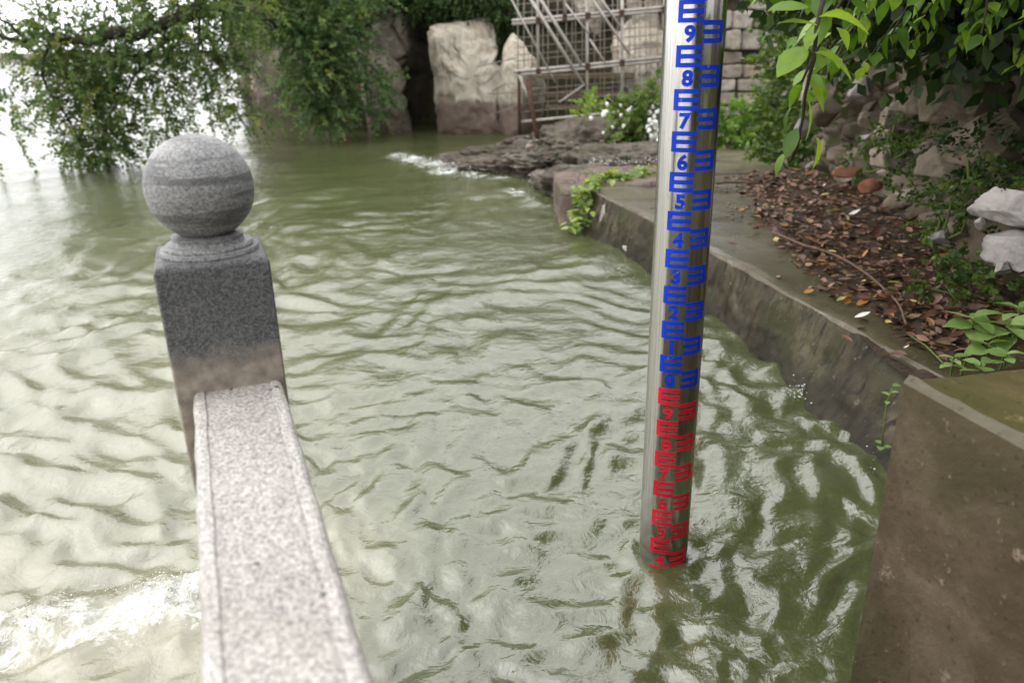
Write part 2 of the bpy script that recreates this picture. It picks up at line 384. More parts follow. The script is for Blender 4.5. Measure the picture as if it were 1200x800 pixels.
M['leaf_bright'] = leaf('bright_leaf', [(.06, .12, .02), (.10, .19, .03), (.16, .26, .045), (.24, .33, .07)])
M['leaf_broad'] = leaf('broad_leaf', [(.055, .115, .016), (.10, .195, .022), (.18, .30, .034), (.30, .42, .06)], attr=False, trans=.4, rough=.35)
M['leaf_weed'] = leaf('weed_leaf', [(.13, .22, .06), (.20, .30, .10), (.30, .40, .17)], attr=False, rough=.5)
M['leaf_vine'] = leaf('vine_leaf', [(.10, .18, .03), (.20, .28, .06), (.30, .36, .12), (.14, .23, .04)], attr=False)
M['leaf_yellow'] = leaf('yellow_leaf', [(.50, .36, .02), (.55, .42, .03)], attr=False)
M['litter'] = leaf('leaf_litter', [(.060, .028, .020), (.105, .050, .036), (.18, .09, .064), (.24, .135, .10), (.09, .055, .03), (.20, .105, .05), (.24, .20, .09)], trans=.05)
DL = {}
for nm, a, b in (('brown', (.05, .025, .018), (.11, .055, .040)), ('pinkish', (.17, .085, .068), (.27, .155, .13)), ('orange', (.30, .13, .03), (.38, .20, .05)), ('yellow', (.34, .27, .08), (.42, .36, .13)), ('dark', (.025, .014, .011), (.05, .028, .022))):
    DL[nm] = leaf('fallen_leaf_'+nm, [a, b], attr=False, trans=.05, rough=.4)

# ------------------------------------------------------------------ the lake
GX0, GY0, GR, Z0 = .464, 2.033, .075, .622      # gauge pole: place, radius, height of its zero
def wave(X, Y, step):
    z = np.zeros_like(X); rg = np.random.default_rng(21)
    P = np.stack([X, Y, 0*X], -1)
    wx, wy = X+.25*vn(P, .9, 3)+.11*vn(P, 2.7, 5)+.03*vn(P, 8, 9), Y+.25*vn(P, .9, 4)+.11*vn(P, 2.7, 6)+.03*vn(P, 8, 10)
    for lo, hi, n, amp, spread in ((1.0, 2.4, 7, .0042, .7), (.42, 1.0, 14, .0019, 1.9), (.17, .42, 40, .0023, 2.4), (.06, .17, 52, .0015, 3.4)):
        for _ in range(n):
            lam = rg.uniform(lo, hi); th = R(-62)+rg.normal()*spread*.6; k = 2*math.pi/lam
            a = amp*rg.uniform(.5, 1.3)
            s = np.sin(k*(wx*math.cos(th)+wy*math.sin(th))+rg.uniform(0, 6.28))
            z = z+a*(s+.35*(s*s-.5))*np.clip((lam/np.maximum(step, 1e-4)-2.5)/3, 0, 1)
    gust = .75+.5*vn(P, .45, 11)
    rr = np.hypot(X-GX0, Y-GY0)                                       # ripples thrown off the pole
    z = z*gust+.004*np.sin(rr*2*math.pi/.085)*np.exp(-np.maximum(rr-.07, 0)/.10)
    return z
rad = np.concatenate([np.geomspace(.35, 60, 520), np.geomspace(66, 6000, 26)])
angs = np.concatenate([np.linspace(-180, -60, 40, endpoint=False), np.linspace(-60, 60, 480, endpoint=False), np.linspace(60, 180, 40, endpoint=False)])
A, Rr = np.meshgrid(np.radians(angs), rad, indexing='ij')
X, Y = Rr*np.sin(A), Rr*np.cos(A)
dr = np.gradient(rad)[None, :]*np.ones_like(A); da = Rr*np.gradient(np.radians(angs))[:, None]
Z = wave(X, Y, np.maximum(dr, da))*(1-ss(Rr, 35, 60))
P3 = np.stack([X, Y, 0*X], -1)
swash_line = 1.74+.33*(X+1.44)+.07*vn(P3*np.array((1, 0, 0)), 2.3, 8)          # where the wave breaks over the drowned paving
sed = np.maximum((1-ss(Y+.35*vn(P3, 1.6, 31), 1.75, 3.0))*(1-ss(X+.18*vn(P3, 2., 33), -.75, -.25))*.75, .42*(1-ss(Y+.8*vn(P3, .7, 35), 2.5, 9))*(1-ss(X+.35*vn(P3, .9, 36)+.10*Y, -1.0, .2)))
band = np.exp(-np.maximum(np.abs(Y-swash_line+.03)-.06, 0)/.06)*(1-ss(X, -.9, -.75))*(X > -3.2)
Z = Z*(1-.5*band)+.030*np.exp(-((Y-swash_line)/.09)**2)*(1-ss(X, -.95, -.7))+band*(.016*fbm(P3, 9, 3, 37)+.008*fbm(P3, 26, 2, 38))
FO = .95*np.exp(-np.maximum(np.abs(Y-swash_line+.08)-.07, 0)/.16)*(1-ss(X, -.88, -.78))*(X > -3)      # aerated water
for fx, fy, fr_, fa in ((-1.65, 11.8, .32, 1.1), (-1.35, 11.3, .36, 1.1), (-1.1, 10.8, .34, 1.1), (-.8, 10.2, .34, 1.1), (-.5, 9.8, .30, 1.0), (-.1, 9.5, .25, .8), (.1, 8.5, .25, .9), (.3, 8.0, .2, .8), (1.25, 3.2, .06, .8)):
    FO = np.maximum(FO, fa*np.exp(-((X-fx)**2+((Y-fy)*.8)**2)/fr_**2))
FO = np.minimum(FO, 1.0)
Z = Z+FO*ss(Y, 5, 8)*(.035+.04*fbm(P3, 5, 3, 39))
V = np.stack([X, Y, Z], -1).reshape(-1, 3); Fq = grid(len(angs), len(rad), True)
n0 = len(V); V = np.vstack([V, [[0, 0, 0]]])
wat = build('water', V, Fq, M['water'], None, True, np.r_[sed.ravel(), 0])
fa_ = wat.data.attributes.new('foam', 'FLOAT', 'POINT'); fa_.data.foreach_set('value', np.r_[FO.ravel(), 0].astype(np.float32))
tag(wat, 'murky green lake water with choppy ripples', kind='structure')

# ------------------------------------------------------------------ ground
CLIFF = [(2.6, 15.3), (1.9, 15.9), (.6, 16.1), (-.1, 15.95), (-.9, 16.2), (-1.7, 17.1), (-2.6, 17.2), (-4.3, 18.0), (-6, 21), (-7.9, 25.3), (-8.8, 27), (-8.6, 31), (-7, 40)]
def ground_z(X, Y):
    S = np.interp(Y, [-60, -4, 1.4, 2.68, 6.75, 7.6, 9, 11, 13, 15], [5, 2.6, 2.3, 1.9, 1.15, .95, .95, .85, .75, .65])
    ycl = np.interp(X, [-9, -8.3, -6, -4.3, -2.6, -1.7, -.9, 0, .6, 1.9, 2.6], [300, 26, 21.3, 18.3, 17.5, 17.4, 16.5, 16.2, 16.4, 16.2, 15.6])
    land = np.maximum(ss(X-S, -.05, .35)*(Y < 15.2), ss(Y-ycl, 0, .5))
    P = np.stack([X, Y, 0*X], -1)
    z = -.26+land*(.48+.03*fbm(P, 2, 3, 2))
    z = z+ss(X-np.interp(Y, [7.5, 8.5, 9.5], [0, .9, 2.6]), 3.0, 4.0)*(1.5+.25*fbm(P, .6, 4, 3))*land
    z = np.maximum(z, np.where(Y > ycl, -.3+ss(Y-ycl, .1, .9)*(3.6+.4*fbm(P, .5, 3, 4)), -9))
    z = z+ss(Y, -1.2, -4)*0
    back = ss(-Y, .4, 2.2)*ss(X, -.9, -.4)                        # steps and bank behind the photographer
    z = np.maximum(z, -.26+back*(.6+.8*ss(-Y, 2, 6)))
    return z
gx = np.unique(np.concatenate([np.linspace(-12, 12, 130), -np.geomspace(12, 4000, 18), np.geomspace(12, 4000, 18)]))
gy = np.unique(np.concatenate([np.linspace(-10, 32, 200), -np.geomspace(10, 3000, 14), np.geomspace(32, 6000, 18)]))
GX, GY = np.meshgrid(gx, gy, indexing='ij')
g = build('ground', np.stack([GX, GY, ground_z(GX, GY)], -1).reshape(-1, 3), grid(len(gx), len(gy)), M['ground'], None, True)
tag(g, kind='structure')
mb = MB(); mb.box((-2.35, .55, -.32), (3.9, 2.6, .5), R(-3))
tag(mb.build('paving', M['paving']), kind='structure')            # paving drowned under the swash

# ------------------------------------------------------------------ cliff
pl = np.array(CLIFF); cum = np.r_[0, np.cumsum(np.linalg.norm(np.diff(pl, axis=0), axis=1))]
u = np.linspace(0, cum[-1], 230); px_, py_ = np.interp(u, cum, pl[:, 0]), np.interp(u, cum, pl[:, 1])
tx, ty = np.gradient(px_), np.gradient(py_); ln = np.hypot(tx, ty); nx, ny = -ty/ln, tx/ln
nx, ny = np.where(ny > .99, nx, nx), ny
if ny[30] > 0: nx, ny = -nx, -ny
v = np.linspace(0, 1, 64); hh = 3.9+.5*vn(np.stack([u, 0*u, 0*u], -1), .5, 2)
U, Vv = np.meshgrid(np.arange(len(u)), v, indexing='ij')
zz = -.8+Vv*(hh[:, None]+.8)
base = np.stack([px_[:, None]+0*Vv, py_[:, None]+0*Vv, zz], -1)
rid = 1-2*np.abs(fbm(base*np.array((1, 1, .7)), .75, 4, 41))
off = .45*fbm(base, .6, 5, 40)+.42*rid-.5*ss(Vv, .75, 1)
# undercut caves: one dark cleft beside the big boulder, one behind the scaffold
for cx, wdt, dp, top in ((-1.55, .26, .8, 2.1), (1.1, .75, .9, 2.0)):
    off = off-dp*np.exp(-((base[..., 0]-cx)/wdt)**4)*(1-ss(base[..., 2], top-.4, top+.3))
base[..., 0] += off*nx[:, None]; base[..., 1] += off*ny[:, None]
cl = build('cliff', base.reshape(-1, 3), grid(len(u), len(v)), M['rock_dark'], None, True)
tag(cl, kind='structure')

b = outline_rock('boulder', [(503, 28), (512, 22), (545, 20), (574, 20), (580, 42), (582, 58), (578, 74), (590, 84), (602, 100), (606, 130), (606, 160), (560, 160), (530, 160), (515, 158), (514, 120), (509, 85), (504, 55)], 15.4, .75, M['rock_pale'], 3, rough=.05)
tag(b, 'large pale smooth limestone boulder with brown tide band, right of the dark cleft', 'boulder')
b = outline_rock('boulder', [(601, 40), (594, 52), (591, 75), (588, 90), (586, 110), (584, 158), (600, 162), (636, 162), (641, 140), (638, 110), (628, 88), (618, 65), (608, 46)], 14.9, .6, M['rock_pale'], 8, rough=.035)
tag(b, 'pointed pale boulder behind the left end of the scaffold', 'boulder')
b = outline_rock('boulder', [(440, 58), (463, 60), (474, 70), (473, 88), (469, 110), (476, 130), (482, 158), (450, 160), (414, 158), (418, 120), (428, 85)], 15.8, .5, M['rock_mid'], 12, rough=.04)
tag(b, 'narrow grey upright boulder left of the dark cleft', 'boulder')
b = outline_rock('boulder', [(418, 52), (432, 34), (462, 28), (478, 34), (484, 52), (474, 66), (452, 70), (430, 90), (414, 84), (408, 66)], 16.1, .6, M['rock_mid'], 15, rough=.06)
tag(b, 'brown knobbly rock high above the narrow grey boulder', 'boulder')
b = outline_rock('boulder', [(735, 22), (760, 10), (795, 8), (800, 60), (792, 120), (765, 112), (742, 108), (724, 92), (716, 66), (722, 40)], 14.7, .55, M['rock_pale'], 18, rough=.06)
tag(b, 'rough pale rock behind the right half of the scaffold, left of the gauge', 'boulder')
b = outline_rock('boulder', [(676, 0), (702, -8), (708, 18), (700, 45), (688, 30), (680, 16)], 15.4, .4, M['rock_mid'], 22, rough=.06)
tag(b, 'small grey rock wedged high in the cave behind the scaffold', 'boulder')
b = outline_rock('boulder', [(296, 64), (304, 58), (318, 62), (330, 70), (336, 100), (334, 124), (304, 124), (300, 104), (296, 84)], 23.5, 1.0, M['rock_pale'], 28, rough=.09)
tag(b, 'pale broken rock at the far corner of the cliff beside the bright lake', 'boulder')
# red paint brushed on the rock at the water's edge, half hidden by leaves
rd = empty('painted_rock', at(415, 150, 17.0), 'dark low rock at the waterline daubed with red paint, behind the feathery tree', 'boulder')
outline_rock('rock_body', [(380, 100), (400, 92), (430, 98), (448, 118), (450, 158), (370, 158)], 16.6, .55, M['rock_mid'], 25, rd, rough=.03)
for x0, y0, x1, y1, wd in ((402, 133, 412, 134, 1.6), (407, 128, 407, 140, 1.8), (400, 140, 416, 140, 1.7), (413, 136, 416, 139, 1.5), (409, 143, 410, 148, 1.3), (420, 98, 422, 104, 2), (403, 103, 408, 104, 1.4)):
    mb = MB(); mb.tube([at(x0, y0, 15.95), at((x0+x1)/2, (y0+y1)/2+.6, 15.93), at(x1, y1, 15.95)], wd*.011, wd*.008, 6); mb.build('red_stroke', M['red'], rd, True)

# ------------------------------------------------------------------ far masonry wall
mw = empty('masonry_wall', (3.9, 14.5, .2), 'pale stone block wall seen just right of the gauge top', 'wall')
mb = MB(); mb.box((4.2, 14.85, 1.6), (4.4, .3, 3.4)); mb.build('mortar', M['mortar'], mw)
def stone_mesh(seed):
    rg = np.random.default_rng(seed); n = 5; V = []; g_ = np.linspace(-1, 1, n)
    Vb, Fb = ICO[3]; Q = Vb/np.max(np.abs(Vb), axis=1, keepdims=True)**.96
    Q = Q*.5; Q = Q/np.abs(Q).max(0)*.5
    Q = Q*(1+.10*rg.normal(size=3)*Q[:, [1, 2, 0]])+.030*fbm(Q, 3.4, 4, seed)[:, None]
    return mesh('stone', Q, Fb, M['ashlar'])
SM = [stone_mesh(s) for s in range(7)]
z = .15; 
while z < 2.9:
    hgt = rng.uniform(.2, .36); x = 2.15+rng.uniform(-.1, .1)
    while x < 6.2:
        wd = rng.uniform(.2, .5)
        if rng.random() > .05:
            o = bpy.data.objects.new('stone', SM[rng.integers(7)]); col.objects.link(o); o.parent = mw
            o.location = Vector((x+wd/2, 14.66+rng.uniform(-.07, .05), z+hgt/2))-mw.location
            o.scale = (wd*1.0, .34, hgt*1.0); o.rotation_euler = (rng.normal()*.04, rng.normal()*.05, rng.normal()*.07)
        x += wd+.018
    z += hgt+.018

# ------------------------------------------------------------------ ledge beside the water
LZ = .33
EDGE = np.array([(2.45, -1.2), (1.86, 1.4), (1.57, 2.68), (1.31, 4.02), (1.08, 5.23), (.84, 6.2), (.70, 6.75), (.62, 7.05)])
t = np.r_[0, np.cumsum(np.linalg.norm(np.diff(EDGE, axis=0), axis=1))]; s_ = np.linspace(0, t[-1], 420)
ex, ey = np.interp(s_, t, EDGE[:, 0]), np.interp(s_, t, EDGE[:, 1])
rows = []
for k, d in enumerate(np.linspace(2.3, .013, 34)):
    x = ex+d; P = np.stack([x, ey, 0*x], -1); rows.append(np.stack([x, ey+d*.12, LZ+.010*fbm(P, 2.2, 4, 60)+.03*ss(d, .7, 2)], -1))
ntop = len(rows)
Pe = np.stack([ex, ey, 0*ex], -1); wob = .007*fbm(Pe, 5, 4, 62)
rows.append(np.stack([ex+.0+wob, ey, LZ-.016+.006*vn(Pe, 9, 64)], -1))
nch = len(rows)
for q in np.linspace(.03, 1, 64):
    z_ = LZ-.018-q*.95; P = np.stack([ex, ey, 0*ex+z_], -1)
    x = ex+wob-np.interp(ey, [1.4, 2.44, 3.29, 4.27, 6.2], [.34, .28, .17, .08, .13])*q*.95/.33+.022*fbm(P, 2.6, 6, 66, .6)*min(1, q*6)+.012*(1-2*np.abs(fbm(P, 4, 5, 68, .6)))*min(1, q*6)
    rows.append(np.stack([x, ey, 0*ex+z_], -1))
Vg = np.stack(rows, 1); nv = len(rows)
me = mesh('ledge', Vg.reshape(-1, 3), grid(len(s_), nv), [M['ledge_top'], M['worn_edge'], M['ledge_face']], True)
mi = np.tile(np.array([0]*(ntop-1)+[1]+[2]*(nv-1-ntop)), len(s_)-1).astype(np.int32)
me.polygons.foreach_set('material_index', mi)
ledge = tag(link('ledge', me), kind='structure')
def stone_at(parent, c, size, mat, seed, sub=2, rot=None, name='stone'):
    V, Fs = rock_verts(sub, seed, .16, 6)
    rz, rx = rot if rot else (random.uniform(0, 6), random.uniform(-.3, .3))
    V = V*np.array(size)/2; ca, sa = math.cos(rx), math.sin(rx)
    V = np.stack([V[:, 0], V[:, 1]*ca-V[:, 2]*sa, V[:, 1]*sa+V[:, 2]*ca], -1); ca, sa = math.cos(rz), math.sin(rz)
    V = np.stack([V[:, 0]*ca-V[:, 1]*sa, V[:, 0]*sa+V[:, 1]*ca, V[:, 2]], -1)+np.array(tuple(c))
    return build(name, V, Fs, mat, parent, False)
def edge_x(y): return float(np.interp(y, ey, ex))
def face_pt(y, z):
    i = int(np.argmin(np.abs(ey-y))); cl2 = Vg[i, nch-1:]; k = int(np.argmin(np.abs(cl2[:, 2]-z))); return Vector(cl2[k])
for y, z, sx, sz, mat in ((6.3, .16, .16, .26, 'pale_stone'), (6.62, .06, .14, .12, 'brick'), (5.75, .05, .10, .08, 'pale_stone')):
    c = face_pt(y, z); stone_at(ledge, c+Vector((.012, 0, 0)), (.07, sx, sz), M[mat], int(y*100), 3, rot=(R(14), random.uniform(-.3, .3)))
# rough block that ends the ledge
b = empty('end_block', (.8, 7.3, -.2), 'rough dark stone block ending the ledge beyond the creeping vine', 'stone block')
V, Fs = ICO[4]; Q = V/np.max(np.abs(V), axis=1, keepdims=True)**.9; Q = Q/np.abs(Q).max(0)
Q = Q*np.array((.60, .62, .50)); Q = Q+norm(V)*(.07*fbm(Q, 2.2, 5, 71))[:, None]
build('block_body', Q+np.array((1.02, 7.45, -.15)), Fs, M['rock_mid'], b, True)

# concrete wall close on the right
pc = empty('concrete_wall', (1.4, .4, 0), 'brown stained concrete wall with mossy top filling the lower right corner', 'wall')
C0 = np.array((.772, 1.384)); du = np.array((.235, -.972)); dn = np.array((.972, .235))
def pier_sheet(nu, nv, fn): 
    a, b_ = np.meshgrid(np.linspace(0, 1, nu), np.linspace(0, 1, nv), indexing='ij'); return fn(a, b_).reshape(-1, 3), grid(nu, nv)
def pier_pt(a, wd, z):
    return np.stack([C0[0]+du[0]*a+dn[0]*wd, C0[1]+du[1]*a+dn[1]*wd, z+0*a], -1)
HP = .88
def face(a, b_):
    p = pier_pt(a*2.4, 0*a, HP-.014-b_*1.5); n = .012*fbm(p, 4, 5, 81)*np.minimum(1, b_*12)*np.minimum(1, a*12); p[..., 0] -= n*.97; return p
V1, F1 = pier_sheet(90, 60, face)
def endf(a, b_):
    p = pier_pt(0*a, a*1.5, HP-.014-b_*1.5); p[..., 1] += .012*fbm(p, 4, 5, 82)*np.minimum(1, b_*12)*np.minimum(1, a*12); return p
V2, F2 = pier_sheet(50, 50, endf)
build('wall_face', V1, F1, M['pier'], pc, True); build('wall_end', V2, F2[:, ::-1], M['pier'], pc, True)
def cham(a, b_):
    p = pier_pt(a*2.4, b_*.012, HP-.014+.014*b_); p[..., 2] += .006*fbm(p, 14, 4, 83)*(b_ > .3); p[..., 0] -= .010*np.minimum(0, fbm(p, 9, 4, 85))*(b_ > .3); return p
V3, F3 = pier_sheet(120, 3, cham); build('worn_edge', V3, F3[:, ::-1], M['worn_edge'], pc, True)
def top(a, b_):
    p = pier_pt(a*2.4, .012+b_*1.48, HP+0*a); p[..., 2] += .016*fbm(p, 5, 5, 84)*np.minimum(1, b_*10)-.012*(a < .004); return p
V4, F4 = pier_sheet(110, 70, top); build('wall_top', V4, F4[:, ::-1], M['pier_top'], pc, True)

# ------------------------------------------------------------------ rubble wall and bank on the right
rw = empty('rubble_wall', (2.75, 5.2, .33), 'mossy rubble retaining wall behind the leaf litter on the right', 'wall')
WL = np.array([(2.5, .2), (2.46, 3.0), (2.50, 3.7), (2.58, 4.7), (2.75, 6.1), (2.80, 7.3), (3.15, 8.1), (4.2, 8.7), (6.5, 9.2)])
wt = np.r_[0, np.cumsum(np.linalg.norm(np.diff(WL, axis=0), axis=1))]; ws = np.linspace(0, wt[-1], 230)
wx_, wy_ = np.interp(ws, wt, WL[:, 0]), np.interp(ws, wt, WL[:, 1])
vv = np.linspace(0, 1, 50); UU, VV = np.meshgrid(ws, vv, indexing='ij')
zt = 1.75+.2*vn(np.stack([ws, 0*ws, 0*ws], -1), .8, 90)
BZ = .2+VV*(zt[:, None]-.2); BX = wx_[:, None]+.1+VV**1.4*.62; BY = wy_[:, None]+0*VV
Pb = np.stack([BX, BY, BZ], -1); o_ = .16*fbm(Pb, 1.6, 5, 91)+.05*fbm(Pb, 8, 3, 92); Pb[..., 0] += o_; Pb[..., 2] += .06*fbm(Pb, 2, 3, 93)
build('earth_face', Pb.reshape(-1, 3), grid(len(ws), len(vv)), M['bank_earth'], rw, True)
def wall_pt(y, h):
    i = int(np.argmin(np.abs(wy_-y)+9*(wx_ > 3.3))); j = int(np.clip(h, 0, .99)*49); return Vector(Pb[i, j])
RV = [mesh('stone', *rock_verts(2, 200+k, .16, 7), M['rubble']) for k in range(9)]
cnt = 0
for k in range(240):
    y = 2.8+5.6*rng.random()**1.1; h = rng.random()**1.3*.95
    p = wall_pt(y, h); s = rng.uniform(.07, .17)*(1.3 if y > 4.6 else .9)
    o = bpy.data.objects.new('stone', RV[rng.integers(9)]); col.objects.link(o); o.parent = rw
    o.location = p+Vector((.008, 0, 0))-rw.location; o.scale = (s*.8, s*rng.uniform(.7, 1.1), s*rng.uniform(.4, .7)); o.rotation_euler = (rng.normal()*.4, rng.normal()*.4, rng.uniform(0, 6))
for px, py, Yd, sx, sz, mt, rz in ((1010, 108, 5.6, .26, .20, 'pale_stone', .2), (1150, 262, 3.2, .07, .06, 'pale_stone', 0), (1014, 163, 5.5, .12, .11, 'pale_stone', 0), (1027, 161, 5.45, .10, .09, 'brick', .3), (988, 200, 6.0, .24, .13, 'brick', 0), (968, 130, 6.1, .30, .24, 'rubble', .2), (1075, 128, 4.6, .26, .22, 'rubble', .5), (1115, 135, 4.1, .22, .18, 'rubble', .1), (1100, 280, 3.75, .15, .09, 'pale_stone', .2), (1040, 150, 5.3, .22, .2, 'rubble', 0), (1022, 140, 5.5, .18, .16, 'rubble', 0), (1082, 178, 4.6, .06, .06, 'pale_stone', 0), (940, 150, 6.9, .2, .24, 'pale_stone', .4), (1005, 85, 6.3, .12, .08, 'pale_stone', 0), (1028, 78, 6.4, .1, .07, 'pale_stone', 0), (1058, 175, 4.9, .08, .06, 'pale_stone', 0), (1020, 218, 5.3, .2, .12, 'brick', 1), (1175, 312, 3.0, .08, .07, 'pale_stone', 0)):
    stone_at(rw, at(px, py, Yd), (sx, sx*.8, sz), M[mt], int(px+py), 3, rot=(rz, random.uniform(-.2, .2)))

def block_stone(c, size, rz, rx, mat, seed):
    Vb, Fb = ICO[4]; Q = Vb/np.max(np.abs(Vb), axis=1, keepdims=True)**.95; Q = Q/np.abs(Q).max(0); rg_ = np.random.default_rng(seed)
    for _ in range(9):
        n_ = norm(rg_.normal(size=3)); Q = Q-np.outer(np.maximum(Q@n_-rg_.uniform(.85, 1.2), 0), n_)
    Q = (Q+norm(Q)*(.06*fbm(Q, 1.7, 4, seed)+.02*(1-2*np.abs(fbm(Q, 3.5, 4, seed+7, .6))))[:, None])*np.array(size)/2
    E3 = Matrix.Rotation(rz, 3, 'Z') @ Matrix.Rotation(rx, 3, 'Y'); Q = Q @ np.array(E3).T+np.array(tuple(c)); return build('stone', Q, Fb, M[mat], rw)
block_stone(at(1207, 248, 3.15), (.30, .34, .14), .2, .25, 'pale_stone', 1)
block_stone(at(1209, 294, 3.05), (.24, .28, .14), .1, .08, 'pale_stone', 2)
for k, (px, py, Yd, sx, sz) in enumerate(((1130, 120, 4.0, .3, .2), (1160, 160, 3.6, .28, .2), (1090, 110, 4.6, .3, .22), (1060, 135, 4.9, .24, .16), (1045, 185, 5.0, .2, .14), (1115, 190, 4.1, .24, .16), (960, 105, 6.6, .26, .2))):
    block_stone(at(px, py, Yd), (sx, sx, sz), rng.uniform(-.5, .5), rng.uniform(-.25, .25), 'rubble', 10+k)

# ------------------------------------------------------------------ outcrop at the water's edge
oc = empty('shore_rock', (.4, 10.4, 0), 'low brown wave-washed rock shelf below the scaffold', 'rock')
def lump(c, s, seed, mat, parent, sub=5, name='rock_lump'):
    V, Fs = ICO[sub]; V = V*(1+.30*fbm(V, 1.3, 5, seed)[:, None]+.13*(1-2*np.abs(fbm(V, 3.1, 5, seed+3, .65)))[:, None])
    return build(name, V*np.array(s)+np.array(c), Fs, mat, parent, True)
for c, s, sd in (((.0, 10.5, -.02), (.85, .6, .15), 1), ((.55, 10.2, .05), (.8, .9, .30), 2), ((1.1, 10.6, .1), (.9, .9, .36), 3), ((-.55, 11.2, -.05), (.6, .5, .13), 4), ((1.5, 9.4, .05), (.9, .8, .28), 5), ((1.0, 8.6, 0), (.7, .8, .26), 6), ((.1, 11.4, -.03), (.8, .7, .20), 7), ((1.2, 11.9, .1), (1.1, .8, .33), 8)):
    lump(c, s, 300+sd, M['rock_wet'], oc)
for k in range(26):
    p = (rng.uniform(.2, 1.8), rng.uniform(9.2, 11.2), .28+rng.uniform(-.05, .08)); s = rng.uniform(.06, .16)
    stone_at(oc, p, (s*1.3, s, s*.8), M['pale_stone' if k % 4 == 0 else 'rubble'], 400+k, 1)

# ------------------------------------------------------------------ stone railing
rl = empty('stone_railing', (-.567, 1.448, -.1), 'grey granite railing post with a ball top and a sloping-away handrail, at left', 'railing')
AX = np.array((-.366, .931)); SX = np.array((.931, .366)); PC = np.array((-.577, 1.448))
def rp(a, b_, z): return (PC[0]+SX[0]*a+AX[0]*b_, PC[1]+SX[1]*a+AX[1]*b_, z)
def profile_post(levels):                 # (half width, z) rings of a bevelled square
    V = []; Fs = []; n = 0
    for h, z in levels:
        c = min(.0035, h*.3)
        for a, b_ in ((-h, -h+c), (-h+c, -h), (h-c, -h), (h, -h+c), (h, h-c), (h-c, h), (-h+c, h), (-h, h-c)): V.append(rp(a, b_, z))
    for i in range(len(levels)-1):
        for k in range(8): Fs.append((i*8+k, i*8+(k+1) % 8, i*8+8+(k+1) % 8, i*8+8+k))
    Fs.append(tuple(range((len(levels)-1)*8, len(levels)*8))); return V, Fs
V, Fs = profile_post([(.1, -.2), (.1, .4), (.1, .88), (.1, 1.136), (.0985, 1.141), (.095, 1.145), (.082, 1.148)]); build('post', V, Fs, M['granite_dark'], rl)
def lathe(prof, n=48):
    V = []; Fs = []
    for r, z in prof:
        for k in range(n): V.append((PC[0]+r*math.cos(6.28318*k/n), PC[1]+r*math.sin(6.28318*k/n), z))
    for i in range(len(prof)-1):
        for k in range(n): Fs.append((i*n+k, i*n+(k+1) % n, i*n+n+(k+1) % n, i*n+n+k))
    return V, Fs
V, Fs = lathe([(.0, 1.142), (.089, 1.146), (.0905, 1.150), (.089, 1.156), (.080, 1.1565), (.0805, 1.160), (.078, 1.165), (.066, 1.1655), (.064, 1.172), (.066, 1.180), (.0, 1.19)], 72); build('neck_moulding', V, Fs, M['granite_ball'], rl)
zc = 1.268; V, Fs = lathe([(.097*math.cos(t_), zc+.097*math.sin(t_)) for t_ in np.linspace(-1.57, 1.57, 40)]); build('ball', V, Fs, M['granite_ball'], rl, True)
# handrail: extruded section with a sunk line along each border
H = .9; hw = .082
sec = [(-hw, H-.13), (-hw, H-.012), (-hw+.004, H-.004), (-hw+.010, H), (-hw+.021, H), (-hw+.0240, H-.004), (-hw+.028, H-.0025), (0, H-.0015), (hw-.028, H-.0025), (hw-.0240, H-.004), (hw-.021, H), (hw-.010, H), (hw-.004, H-.004), (hw, H-.012), (hw, H-.13)]
V = []; Fs = []; L = 1.75; ns = 30; m_ = len(sec)
for i in range(ns+1):
    for a, z in sec: V.append(rp(a+.010+.0012*math.sin(i*2.1+a*40), -.1-L*i/ns, z+.0008*math.sin(i*1.7+a*60)))
for i in range(ns):
    for k in range(m_): Fs.append((i*m_+k, i*m_+(k+1) % m_, (i+1)*m_+(k+1) % m_, (i+1)*m_+k))
Fs += [tuple(range(m_)), tuple(range((ns+1)*m_-1, ns*m_-1, -1))]
hr = build('handrail', V, Fs, [M['granite_light'], M['granite_panel']], rl)
hr.data.polygons.foreach_set('material_index', np.array([1 if k % m_ in (5, 6, 7, 8) else 0 for k in range(ns*m_)]+[0, 0], np.int32))
mb = MB(); mb.box((rp(0, -.1-L/2, 0)[0], rp(0, -.1-L/2, 0)[1], .36), (.10, L-.1, .74), math.atan2(AX[1], AX[0])-math.pi/2); mb.build('panel', M['granite_light'], rl)

# ------------------------------------------------------------------ water level gauge
ga = empty('water_gauge', (GX0, GY0, 0), 'tall stainless steel water level pole with blue and red markings', 'gauge pole')
V = []; Fs = []; n = 96
zs = np.linspace(-.7, 2.05, 30)
for z in zs:
    for k in range(n): V.append((GX0+GR*math.cos(6.28318*k/n), GY0+GR*math.sin(6.28318*k/n), z))
for i in range(len(zs)-1):
    for k in range(n): Fs.append((i*n+k, i*n+(k+1) % n, i*n+n+(k+1) % n, i*n+n+k))
Fs.append(tuple(range((len(zs)-1)*n, len(zs)*n))); build('pole', V, Fs, M['steel'], ga, True)
AZ0 = math.atan2(-GY0, -GX0)              # azimuth of the camera side
def cyl(deg, z, e=.0012):
    a = AZ0+R(deg); return (GX0+(GR+e)*math.cos(a), GY0+(GR+e)*math.sin(a), z)
def bar(mb, d0, d1, z0, z1):
    k = max(2, int(abs(d1-d0)/5)+1); V = []; Fs = []
    for i in range(k+1):
        d = d0+(d1-d0)*i/k; V += [cyl(d, z0), cyl(d, z1), cyl(d, z1, -.001), cyl(d, z0, -.001)]
    for i in range(k):
        for q in range(4): Fs.append((i*4+q, i*4+(q+1) % 4, i*4+4+(q+1) % 4, i*4+4+q))
    Fs += [(0, 1, 2, 3), (k*4+3, k*4+2, k*4+1, k*4)]; mb.add(V, Fs)
